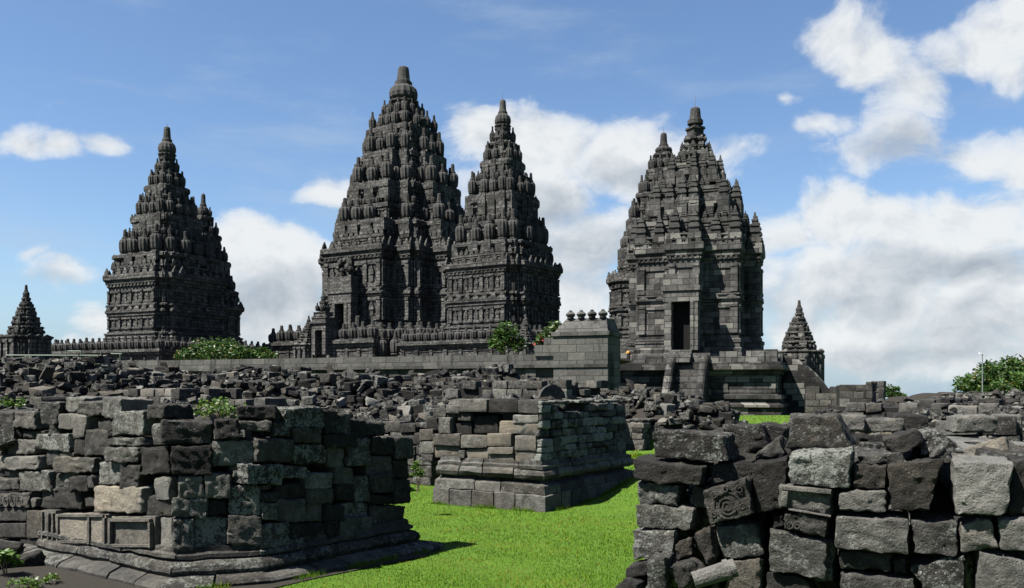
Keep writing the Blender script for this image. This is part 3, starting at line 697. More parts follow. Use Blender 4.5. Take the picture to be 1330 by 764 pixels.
# ------------------------------------------------------------------ retaining wall with gate pier
wr = empty('retaining_wall', (WA.x, WA.y, 0), math.atan2(WB.y-WA.y, WB.x-WA.x), 'long low retaining wall of grey blocks running in front of the temples', 'wall')
Lw = (WB-WA).length
mb = MB(); mb.box(0, Lw, .0, 1.1, -.2, 3.55, (.5, .3, 0)); mb.box(0, Lw, -.35, 1.1, -.2, .9, (.55, .3, 0)); mb.box(0, Lw, -.2, 1.1, .9, 1.25, (.6, .3, 0)); mb.build('wall_face', MW, wr)
mb = MB(); mb.box(0, Lw, -.32, 1.15, 3.551, 3.75, (.6, .3, 0)); mb.build('cornice', MW, wr)
mb = MB(); mb.box(0, Lw, -.12, 1.2, 3.751, 4.42, (.85, .3, 0)); mb.build('coping', MW, wr)
mb = MB(); rr = random.Random(8)
for k in range(int(Lw/3.4)):
    mb.box(k*3.4+.6, k*3.4+1.3, -.14, .0, 1.26, 3.54, (.6, .3, 0))
mb.build('pilasters', MW, wr)
s = 56/F
gp = empty('gate_pier', (WB.x, WB.y, 0), math.atan2(WB.y-WA.y, WB.x-WA.x), 'pale block-built gate pier with four knob finials in a row on its sloping cap', 'gate pier')
mb = MB(); zt = EYE+(HY-431)*s
mb.box(-3.6, 0, -.25, 2.6, -.2, zt-.25, (.85, .3, 0)); mb.box(-4.25, -3.6, -.25, 1.4, 4.3, EYE+(HY-438)*s, (.85, .3, 0)); mb.box(-4.9, -4.25, -.25, 1.4, 4.3, EYE+(HY-447)*s, (.8, .3, 0))
mb.build('pier_body', MW, gp)
mb = MB(); V = []
for (z, a, b_) in ((zt-.25, -3.7, .1), (zt, -3.75, .15), (zt+.001, -3.55, .0), (EYE+(HY-413)*s, -2.9, -.25)):
    q = -a-3.6; V += [(a, -.35-q*0+(.0 if z < zt+.0005 else .15+(z-zt)*.6), z), (b_, -.35+(.0 if z < zt+.0005 else .15+(z-zt)*.6), z), (b_, 2.7-(.0 if z < zt+.0005 else .15+(z-zt)*.6), z), (a, 2.7-(.0 if z < zt+.0005 else .15+(z-zt)*.6), z)]
Fc = [(j*4+i, j*4+(i+1) % 4, j*4+4+(i+1) % 4, j*4+4+i) for j in range(3) for i in range(4)]+[(12, 13, 14, 15)]
mb.add(V, Fc, (.8, .3, 0)); mb.build('cap', MW, gp)
mb = MB(); mb.lathe([(.20, 0), (.24, .03), (.24, .08), (.2, .1), (.3, .2), (.33, .3), (.26, .4), (.14, .46), (.13, .52), (.07, .58), (0, .6)], seg=14, tone=(.8, .3, 0)); KNOB = mb.mesh('knob_finial', MW, True)
for k in range(4): inst('knob_finial', KNOB, gp, (-2.65+k*.72, .35, EYE+(HY-413)*s-.01), 0, (.95, .95, .95))

# ------------------------------------------------------------------ block-built ruins
O3 = np.array((0, 0, EYE))
def pix_plane(px, py, P, n):
    d = np.array(((px-CX)/F, 1, (HY-py)/F)); n3 = np.array((n[0], n[1], 0)); p3 = np.array((P[0], P[1], 0))
    return O3+d*(np.dot(p3-O3, n3)/np.dot(d, n3))
def quad_stone(mb, quad, P, n, depth, out=0., seed=0, lines=MEDG, rad=.03, rough=.01, tone=(.5, .3, 0), shrink=.0):
    """quad = four photo points TL,TR,BR,BL lying on the wall plane; the block runs `depth` back from it"""
    n3 = np.array((n[0], n[1], 0)); q = [pix_plane(a, b_, P, n) for (a, b_) in quad]; c = sum(q)/4
    q = [c+(p-c)*(1-shrink)+n3*out for p in q]
    rg = random.Random(seed); bk = [p-n3*depth*rg.uniform(.85, 1.1) for p in q]
    TL, TR, BR, BL = q; tl, tr, br, bl = bk
    if np.cross(TR-TL, -n3)[2] < 0: pass
    hexstone(mb, [BL, BR, bl, br, TL, TR, tl, tr], rad, seed, lines, rough, tone)
def rectq(x0, y0, x1, y1, j, rg): return [(x0+rg.uniform(-j, j), y0+rg.uniform(-j, j)), (x1+rg.uniform(-j, j), y0+rg.uniform(-j, j)), (x1+rg.uniform(-j, j), y1+rg.uniform(-j, j)), (x0+rg.uniform(-j, j), y1+rg.uniform(-j, j))]
def obj_stone(name, parent, fn, mt=MS, label=None, cat=None, group=None):
    mb = MB(); fn(mb); V = mb.v[0]; c = V.mean(0); lo = V[:, 2].min()
    o = mb.build(name, mt, None, True, (c[0], c[1], lo)) if parent is None else mb.build(name, mt, parent, True, None)
    return setp(o, label, cat, group)
def moulding(mb, pts, prof, lens, rg, tone, closed=False):
    """run a profile [(out,z)] along the polyline pts (outward on the right-hand side going forward), cut into blocks; mitred corners"""
    n = len(pts); nor = []
    for i in range(n-1):
        t = (pts[i+1]-pts[i]).normalized(); nor.append(Vector((t.y, -t.x)))
    def off(i, d):
        if i == 0: return pts[0]+nor[0]*d
        if i == n-1: return pts[-1]+nor[-1]*d
        b_ = (nor[i-1]+nor[i]); b_ = b_/(1+nor[i-1].dot(nor[i])); return pts[i]+b_*d
    k = len(prof)
    for i in range(n-1):
        L = (pts[i+1]-pts[i]).length; cuts = [0]
        while L-cuts[-1] > lens*1.5: cuts.append(cuts[-1]+lens*rg.uniform(.7, 1.3))
        cuts.append(L)
        for a, b_ in zip(cuts[:-1], cuts[1:]):
            g_ = .012; fa = (a+(g_ if a > 0 else 0))/L; fb = (b_-(g_ if b_ < L else 0))/L; jd = rg.uniform(-.015, .015); jz = rg.uniform(-.008, .008); V = []
            m_ = max(2, int((b_-a)/.16)); 
            for q in range(m_+1):
                f = fa+(fb-fa)*q/m_; e = .0 if 0 < q < m_ else .012
                for (d, z) in prof:
                    A = off(i, d+jd-e); B = off(i+1, d+jd-e); p = A.lerp(B, f); V.append((p.x, p.y, z+jz-(e*.3)))
            V = np.array(V); 
            for c in range(3): V[:, c] += (vnoise(V*7, 3+c)-.5)*.03
            Fc = [(q*k+j, (q+1)*k+j, (q+1)*k+j+1, q*k+j+1) for q in range(m_) for j in range(k-1)]
            Fc += [tuple(range(k-1, -1, -1)), tuple(m_*k+j for j in range(k))]
            mb.add(V, Fc, (tone+rg.uniform(-.12, .12), rg.uniform(.2, .8), rg.uniform(0, .5)))
def zoomrect(lst, ox, oy, sc_): return [((x0/sc_+ox, y0/sc_+oy, x1/sc_+ox, y1/sc_+oy), t) for (x0, y0, x1, y1, *t) in lst]
def tn(t, rg): t = list(t)+[.4, .3][len(t)-1:] if len(t) < 3 else list(t); return (t[0]+rg.uniform(-.03, .03), t[1], t[2])
V2 = Vector
def norm_of(a, b_): t = (b_-a).normalized(); return (t.y, -t.x)

# --- left ruin
V_EARTH_SHADE = [(-11, 16), (-9.9, 13.3), (-8.2, 10.8), (-6.6, 8.9), (-4.2, 8.6), (-2.85, 9.35), (-2.25, 10.2), (-1.12, 11.55), (-1.05, 12.2), (-3, 14.5)]
mb = MB(); mb.add([(x, y, .022) for x, y in V_EARTH_SHADE], [tuple(range(len(V_EARTH_SHADE)))])  # bare earth, with wall-foot shadow put into the same dark colour
m3, nt, b = mat('earth_and_shade'); P = nt.nodes.new('ShaderNodeNewGeometry').outputs['Position']
nt.links.new(MIX(nt, NOISE(nt, P, 18, 8, .7), (.004, .004, .003), (.022, .019, .014)), b.inputs['Base Color'])
nt.links.new(N(nt, 'ShaderNodeBump', ins={'Strength': .8, 'Distance': .03, 'Height': NOISE(nt, P, 40, 5, .7)}).outputs[0], b.inputs['Normal'])
setp(mb.build('earth_shade_patch', m3), kind='structure')
A0, A, C, Mx, E = V2((-9.6, 14.05)), V2((-6.15, 11.6)), V2((-3.75, 9.9)), V2((-2.9, 10.17)), V2((-1.42, 12.1))
E2, A2 = E+V2((-3.2, 2.4)), A0+V2((2.0, 2.8))
ruinL = empty('ruined_shrine_base', (C.x, C.y, 0), 0, 'large ruined base of stacked blocks with a carved panel course, left foreground', 'ruin')
def child_build(mb, name, m_, root, smooth=True):
    o = mb.build(name, m_, None, smooth, tuple(root.location)); o.location = (0, 0, 0); o.parent = root; return o
rg = random.Random(11)
mb = MB(); moulding(mb, [A0, A, C, Mx, E, E2], [(-.4, .0), (.34, .0), (.35, .05), (.31, .085), (.12, .12), (-.4, .12)], .55, rg, .40); child_build(mb, 'plinth', MS, ruinL, False)
mb = MB(); moulding(mb, [A, C, Mx, E, E2], [(-.4, .09), (.04, .09), (.09, .12), (.12, .17), (.11, .22), (.07, .26), (.01, .275), (-.4, .275)], .95, rg, .32); child_build(mb, 'roll_moulding', MS, ruinL, True)
mb = MB(); moulding(mb, [A, C, Mx, E, E2], [(-.4, .28), (.02, .28), (.06, .30), (.06, .34), (.01, .36), (.01, .415), (-.4, .415)], .7, rg, .30); child_build(mb, 'slab_course', MS, ruinL, False)
mb = MB(); cx = [(p.x, p.y) for p in (A0+V2((.5, .5)), A+V2((.35, .55)), C+V2((.1, .55)), Mx+V2((-.15, .5)), E+V2((-.5, .1)), E2, A2)]
n = len(cx); tops = [1.5, 1.35, 1.45, 1.45, 1.45, 1.5, 1.45]
mb.add([(x, y, 0) for x, y in cx]+[(x, y, z) for (x, y), z in zip(cx, tops)], [(i, (i+1) % n, n+(i+1) % n, n+i) for i in range(n)]+[tuple(range(n, 2*n))], (.1, 0, 0)); child_build(mb, 'rubble_core', MSR, ruinL, False)
LL = zoomrect([(228,45,300,105,.6,.7),(283,60,375,118,.32,.6),(370,50,440,130,.62,.6),(150,68,215,145,.2,.5),(50,100,130,165,.5,.5),(212,108,270,168,.55,.5),(267,115,315,200,.62,.2),(345,130,410,175,.32,.4),(415,98,540,195,.5,.9),(160,148,210,175,.2,.2),
 (45,170,155,200,.25,.3),(22,210,62,265,.38,.3),(62,203,130,262,.6,.3),(132,182,268,247,.45,1),(268,205,308,262,.32,.2,.8),(305,172,402,265,.36,.4),(403,197,535,232,.36,.7),(403,236,530,292,.42,.6),
 (-40,245,15,320,.45,.3),(15,262,160,318,.68,.1),(165,248,215,310,.36,.5),(225,250,268,270,.45,.4),(203,270,355,330,.5,.5,.8),(30,320,65,355,.45,.3),(-30,350,78,395,.42,.4),(80,318,195,400,.42,.8),(198,330,275,388,.46,.6),(272,345,340,400,.25,.3),(338,345,362,388,.45,.4),(362,288,455,370,.48,.9),(458,295,528,388,.27,.3,.5),
 (148,392,300,472,.3,.2),(-20,405,122,458,.48,.3),(122,422,145,458,.5,.3),(322,418,355,465,.3,.3),(357,380,543,482,.86,.15,.9),
 (-30,462,110,510,.36,.4),(8,518,108,572,.36,.3),(-60,515,4,580,.3,.3),(112,470,165,575,.42,.3,.8),(165,470,222,575,.55,.4),(222,482,415,600,.82,.2,.7),(420,492,590,615,.62,.5,.6),(80,578,165,625,.2,.2),(-60,590,75,640,.2,.2),
 (565,140,625,222,.3,.7),(530,235,632,335,.2,.3),(573,345,632,430,.66,.5),(543,415,632,498,.34,.3,.9),(597,500,640,628,.72,.6),(540,80,610,135,.25,.4),(95,45,140,75,.4,.3),(-40,100,40,160,.3,.4),(-50,165,35,205,.25,.4),(120,65,150,100,.45,.3)], 0, 500, 2.893)
nL = norm_of(A, C)
for k, ((x0, y0, x1, y1), t) in enumerate(LL):
    r_ = random.Random(100+k); T = tn(t, r_); low = y0 > 659
    fn = lambda m_: quad_stone(m_, rectq(x0, y0, x1, y1, .5 if low else 1.8, r_), A, nL, .42 if not low else .3, r_.uniform(-.04, .06)-(0 if y0 > 560 else .06), k, MEDG if (x1-x0) < 22 else FINE, 0.012 if low else .02, .005 if low else .015, T, .02)
    o = obj_stone('stone_block', None, fn); o.parent = ruinL; o.location = o.location-ruinL.location
# carved frames and circle frieze
mb = MB(); nn = np.array((nL[0], nL[1], 0))
def pxbar(mb, x0, y0, x1, y1, P, n_, out, th, tone): quad_stone(mb, [(x0, y0), (x1, y0), (x1, y1), (x0, y1)], P, n_, th, out, 1, LOW, .008, .0, tone)
for (x0, y0, x1, y1) in ((80,668,82.5,705),(120,670,123,706),(140,672,143,709),(147,672.5,150,710),(199,678,202,711),(82,667,141,671),(150,673,201,677),(60,664,62,700),(68,666,70,701),(74,666,76,702),(150,706,200,710),(82,701,120,705)):
    pxbar(mb, x0, y0, x1, y1, A, nL, .075, .05, (.6, .3, .5))
child_build(mb, 'carved_frame', MS, ruinL, False)
mb = MB()
for cxp in (4, 14, 23, 32):
    c = pix_plane(cxp, 650.5, A, nL); tdir = np.array((-nL[1], nL[0], 0))
    for r0 in (.05, .022):
        V = []; 
        for i in range(16):
            a_ = 2*math.pi*i/16
            for (rr_, dd) in ((r0, .07), (r0*.7, .07), (r0, .045), (r0*.7, .045)): V.append(c+tdir*math.cos(a_)*rr_*1.6+np.array((0, 0, 1))*math.sin(a_)*rr_*1.6+nn*dd)
        mb.add(V, [q for i in range(16) for q in ((i*4, ((i+1) % 16)*4, ((i+1) % 16)*4+1, i*4+1), (i*4+2, ((i+1) % 16)*4+2, ((i+1) % 16)*4, i*4), (i*4+1, ((i+1) % 16)*4+1, ((i+1) % 16)*4+3, i*4+3))], (.55, .2, .3))
child_build(mb, 'carved_rings', MS, ruinL, False)
LR = zoomrect([(30,88,240,180,.27,.4),(65,190,235,305,.12,.1),(235,165,405,268,.5,.8),(410,155,562,250,.42,.4),(565,110,680,178,.42,.5),(530,28,690,110,.22,.9),(335,28,500,78,.16,.1),(345,82,475,125,.45,.5),(480,95,555,148,.22,.7),(690,140,820,192,.12,.3),(570,180,705,262,.2,.9),(710,192,780,272,.5,.4),(785,150,878,262,.3,.7),(750,60,805,140,.36,.5),(805,85,870,155,.12,.2),(875,95,955,150,.25,.3),(880,155,975,228,.14,.1),(868,225,975,305,.42,.4),(978,150,1050,240,.36,.5),(975,240,1045,315,.14,.3),(690,40,750,135,.15,.4),(250,78,345,160,.15,.3),
 (95,308,200,400,.58,.5),(203,300,315,395,.55,.7),(320,285,375,320,.35,.8),(375,258,515,340,.22,.9),(525,265,625,320,.36,.9),(620,295,735,362,.55,.9),(735,270,812,342,.46,.4),(815,310,885,415,.4,.8),(885,300,970,380,.34,.4),(970,320,1040,420,.15,.4),(700,345,735,362,.2,.2),(738,345,812,412,.14,.3),
 (75,400,220,475,.4,.8),(220,400,295,465,.1,.1),(300,345,430,465,.34,1),(435,345,475,365,.45,.6),(430,368,500,410,.28,.4),(500,340,625,405,.15,.3),(628,362,735,420,.4,.4),(435,415,498,490,.45,.7),(498,405,620,497,.46,.4),(625,420,692,497,.5,.5),(695,420,770,490,.12,.2),(770,415,820,500,.4,.9),(820,415,880,480,.36,.9),(885,385,970,428,.15,.4),(885,430,1035,488,.32,.4),(220,466,295,478,.1,.1),
 (77,480,160,615,.4,.8),(160,475,298,608,.42,1),(298,470,437,590,.5,.5),(437,498,545,595,.42,.8),(550,500,700,590,.14,.4),(700,490,750,570,.12,.3),(755,475,885,570,.42,.5),(888,492,1035,540,.25,.5)], 200, 520, 3.13)
nM, nR = norm_of(C, Mx), norm_of(Mx, E); mbs = MB()
for k, ((x0, y0, x1, y1), t) in enumerate(LR):
    r_ = random.Random(300+k); T = tn(t, r_); T = (T[0]*1.0, T[1], T[2]); on = (x0+x1)/2 < 337
    P_, n_ = (C, nM) if on else (Mx, nR)
    fn = lambda m_: quad_stone(m_, rectq(x0, y0, x1, y1, 1.3, r_), P_, n_, .4, r_.uniform(-.05, .05), 50+k, FINE, .018, .014, T, .015)
    if k < 46: o = obj_stone('stone_block', None, fn); o.parent = ruinL; o.location = o.location-ruinL.location
    else: fn(mbs)
child_build(mbs, 'stone_blocks', MS, ruinL)['kind'] = 'stuff'

# --- generic ruin with coursed faces
def coursed(mb, a, b_, z0, z1, ch, rg, tone, lich=.4, warm=.3, depth=.4, jit=.04, lens=(.35, .8), top_drop=.35, lines=MEDG, rough=.012, rad=.025, collect=None):
    t = (b_-a).normalized(); n_ = Vector((t.y, -t.x)); L = (b_-a).length; z = z0; sd_ = rg.randrange(10**6)
    while z < z1-.05:
        h = ch*rg.uniform(.8, 1.25); u = -.02
        if z+h > z1: h = z1-z
        if h < ch*.45: break
        while u < L-.06:
            w_ = rg.uniform(*lens); w_ = min(w_, L-u) if L-u-w_ > .2 else L-u
            if not (z+h > z1-ch*1.1 and rg.random() < top_drop):
                o_ = rg.uniform(-jit, jit); hh = h*(1 if rg.random() < .8 else rg.uniform(.8, .97)); tl = rg.uniform(-.02, .02)
                def p(uu, d, zz_): q = a+t*uu+n_*d; return Vector((q.x, q.y, zz_))
                x0, x1 = u+.006, u+w_-.006
                c8 = [p(x0, o_, z+tl), p(x1, o_, z-tl), p(x0, o_-depth, z), p(x1, o_-depth, z), p(x0+rg.uniform(0, .015), o_, z+hh-.008), p(x1-rg.uniform(0, .015), o_, z+hh-.008), p(x0, o_-depth, z+hh), p(x1, o_-depth, z+hh)]
                T = (min(1, max(.05, rg.gauss(tone, .14))), lich*rg.uniform(.3, 1.6), warm*rg.uniform(0, 1.5)); sd_ += 1
                if collect is not None: collect.append((c8, rad, sd_ % 9973, lines, rough, T))
                else: hexstone(mb, c8, rad, sd_ % 9973, lines, rough, T)
            u += w_
        z += h
def ruin(label, pts, z_top, ch, seed, tone, lich, plinth=None, z0=0, lens=(.35, .8), tones=None, jit=.04, parts=60, core_drop=.25):
    rg = random.Random(seed); c = pts[len(pts)//2]; root = empty('ruined_shrine_base', (c.x, c.y, 0), 0, label, 'ruin', 'ruined shrine bases of stacked blocks')
    for i, (nm, prof, tt, ln) in enumerate(plinth or []):
        mb = MB(); moulding(mb, pts, prof, ln, rg, tt); child_build(mb, nm, MS, root, nm == 'roll_moulding')
    col = []
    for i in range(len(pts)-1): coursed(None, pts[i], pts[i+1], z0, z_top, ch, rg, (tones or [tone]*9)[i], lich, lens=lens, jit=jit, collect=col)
    # nearest blocks are parts
    col.sort(key=lambda q: (q[0][0]-Vector((0, 0, EYE))).length); rest = MB()
    for i, (c8, rad, sd_, ln, ro, T) in enumerate(col):
        if i < parts: o = obj_stone('stone_block', None, lambda m_: hexstone(m_, c8, rad, sd_, ln, ro, T)); o.parent = root; o.location = o.location-root.location
        else: hexstone(rest, c8, rad, sd_, LOW, ro, T)
    if rest.v: child_build(rest, 'stone_blocks', MS, root)['kind'] = 'stuff'
    mb = MB(); ins = []
    n = len(pts); cen = sum((p for p in pts), V2((0, 0)))/n
    back = [pts[-1]+(cen-pts[-1])*.2+V2((0, 1)), pts[0]+(cen-pts[0])*.2+V2((0, 1.5))]
    poly = [p+(cen+V2((0, .8))-p).normalized()*.3 for p in pts]+back; n = len(poly)
    mb.add([(p.x, p.y, 0) for p in poly]+[(p.x, p.y, z_top-core_drop) for p in poly], [(i, (i+1) % n, n+(i+1) % n, n+i) for i in range(n)]+[tuple(range(n, 2*n))], (.12, .2, 0)); child_build(mb, 'rubble_core', MSR, root, False)
    return root
# middle ruin
Cm = V2((.53, 16.05)); Lm = Cm+V2((-1.84, 1.1)).normalized()*2.25; Em = V2((2.42, 18.9)); Em2 = Em+V2((-2.2, 1.45))
rootM = empty('ruined_shrine_base', (Cm.x, Cm.y, 0), 0, 'ruined base of pale blocks on moulded courses, standing on the lawn in the middle', 'ruin')
rg = random.Random(21); ptsM = [Lm, Cm, Em, Em2]
for nm, prof, tt, ln in (('plinth', [(-.4, 0), (.24, 0), (.24, .29), (.22, .30), (-.4, .30)], .52, .42), ('sloped_course', [(-.4, .302), (.19, .302), (.17, .45), (.0, .50), (-.02, .545), (-.4, .545)], .5, .75),
                         ('roll_moulding', [(-.4, .55), (.08, .55), (.13, .58), (.16, .64), (.14, .70), (.08, .74), (-.4, .74)], .52, .5), ('slab_course', [(-.4, .745), (.09, .745), (.10, .80), (.02, .82), (.02, .88), (-.4, .88)], .52, .6)):
    mb = MB(); moulding(mb, ptsM, prof, ln, rg, tt); child_build(mb, nm, MS, rootM, nm == 'roll_moulding')
ML_ = zoomrect([(225,38,400,120,.55,.4),(405,38,585,125,.25,.2),(588,45,715,130,.42,.3),(205,125,290,178,.36,.3),(100,155,175,255,.52,.7),(165,185,280,265,.2,.1),(290,145,445,255,.15,.1),(465,125,550,178,.2,.1),(553,138,715,190,.8,.6),(465,178,628,255,.76,.2,1),(632,190,712,268,.62,.2,.8),(62,255,232,330,.46,.3,.5),(235,265,400,348,.55,.7,.5),(398,252,550,335,.66,.3,.8),(568,265,705,360,.72,.2,1),(62,325,220,402,.72,.3,.9),(222,355,262,408,.52,.4),(262,350,400,415,.72,.4,.8),(400,338,560,382,.6,.3,.6),(400,380,558,424,.6,.3,.7),(568,362,708,434,.62,.2,1),(0,160,100,235,.15,.1),(-30,228,55,298,.52,.3,.6),(-30,300,58,378,.55,.8),(-20,385,50,430,.42,.3),(60,95,140,155,.46,.4),(140,80,225,130,.5,.5),(135,115,200,155,.36,.4)], 550, 510, 4.776)
nL2 = norm_of(Lm, Cm)
for k, ((x0, y0, x1, y1), t) in enumerate(ML_):
    r_ = random.Random(500+k); T = tn(t, r_)
    fn = lambda m_: quad_stone(m_, rectq(x0, y0, x1, y1, .4, r_), Cm, nL2, .45, r_.uniform(-.03, .05)-(.12 if t[0] < .22 else 0), 150+k, MEDG, .022, .008, T, .01)
    o = obj_stone('stone_block', None, fn); o.parent = rootM; o.location = o.location-rootM.location
col = []
coursed(None, Cm, Em, .88, 1.98, .135, rg, .34, .9, 0, collect=col, lens=(.22, .5), jit=.035, top_drop=.3); coursed(None, Em, Em2, .88, 1.9, .2, rg, .35, .6, 0, collect=col)  # right-hand courses toned down, part of their shade is in the colour
rest = MB()
for i, (c8, rad, sd_, ln, ro, T) in enumerate(col):
    if i < 68: o = obj_stone('stone_block', None, lambda m_: hexstone(m_, c8, rad, sd_, ln, ro, T)); o.parent = rootM; o.location = o.location-rootM.location
    else: hexstone(rest, c8, rad, sd_, ln, ro, T)
child_build(rest, 'stone_blocks', MS, rootM)['kind'] = 'stuff'
mb = MB(); poly = [Lm+V2((.2, .5)), Cm+V2((-.0, .45)), Em+V2((-.4, .0)), Em2+V2((.1, .3)), Lm+V2((.4, 2.5))]; n = 5
mb.add([(p.x, p.y, 0) for p in poly]+[(p.x, p.y, 1.72) for p in poly], [(i, (i+1) % n, n+(i+1) % n, n+i) for i in range(n)]+[tuple(range(n, 2*n))], (.12, .2, 0)); child_build(mb, 'rubble_core', MSR, rootM, False)
# farther ruins
TV = lambda ang: V2((math.cos(ang), math.sin(ang)))
tL_, tR_ = V2((-math.cos(R(31)), math.sin(R(31)))), V2((math.sin(R(31)), math.cos(R(31))))
def corner_ruin(px, D, lenL, lenR, top_row, label, seed, ch=.26, tone=.42, lich=.5, **kw):
    c = V2(((px-CX)/F*D, D)); zt = EYE+(HY-top_row)/F*D
    ruin(label, [c+tL_*lenL, c, c+tR_*lenR], zt, ch, seed, tone, lich, tones=[tone, tone*.7], **kw)  # right-hand face gets a darker tone, shade put into the stone colour
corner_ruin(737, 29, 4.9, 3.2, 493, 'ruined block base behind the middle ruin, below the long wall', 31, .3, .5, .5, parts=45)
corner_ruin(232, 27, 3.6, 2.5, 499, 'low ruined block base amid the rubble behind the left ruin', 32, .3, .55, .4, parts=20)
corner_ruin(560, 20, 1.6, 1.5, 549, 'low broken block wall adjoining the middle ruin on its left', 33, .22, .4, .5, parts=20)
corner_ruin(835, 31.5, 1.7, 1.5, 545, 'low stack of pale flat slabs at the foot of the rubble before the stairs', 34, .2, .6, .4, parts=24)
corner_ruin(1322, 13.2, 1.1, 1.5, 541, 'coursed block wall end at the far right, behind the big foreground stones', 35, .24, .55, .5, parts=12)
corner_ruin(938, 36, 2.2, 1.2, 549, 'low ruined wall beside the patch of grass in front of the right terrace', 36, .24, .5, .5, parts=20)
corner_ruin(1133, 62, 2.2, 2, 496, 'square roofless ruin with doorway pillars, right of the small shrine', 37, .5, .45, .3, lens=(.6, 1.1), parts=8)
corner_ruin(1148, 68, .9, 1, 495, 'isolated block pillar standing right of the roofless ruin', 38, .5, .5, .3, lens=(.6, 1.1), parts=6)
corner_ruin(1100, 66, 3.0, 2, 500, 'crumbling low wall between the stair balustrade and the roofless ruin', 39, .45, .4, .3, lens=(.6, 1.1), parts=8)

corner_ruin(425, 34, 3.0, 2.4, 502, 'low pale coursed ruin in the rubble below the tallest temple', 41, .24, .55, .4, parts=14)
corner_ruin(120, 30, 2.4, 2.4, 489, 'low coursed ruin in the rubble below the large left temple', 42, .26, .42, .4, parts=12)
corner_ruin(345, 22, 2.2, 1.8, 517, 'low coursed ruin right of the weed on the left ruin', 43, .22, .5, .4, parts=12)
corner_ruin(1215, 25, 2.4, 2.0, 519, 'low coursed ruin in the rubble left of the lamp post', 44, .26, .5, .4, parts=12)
corner_ruin(1298, 19, 1.8, 1.6, 524, 'low coursed ruin in the rubble directly below the lamp post', 45, .24, .6, .4, parts=12)

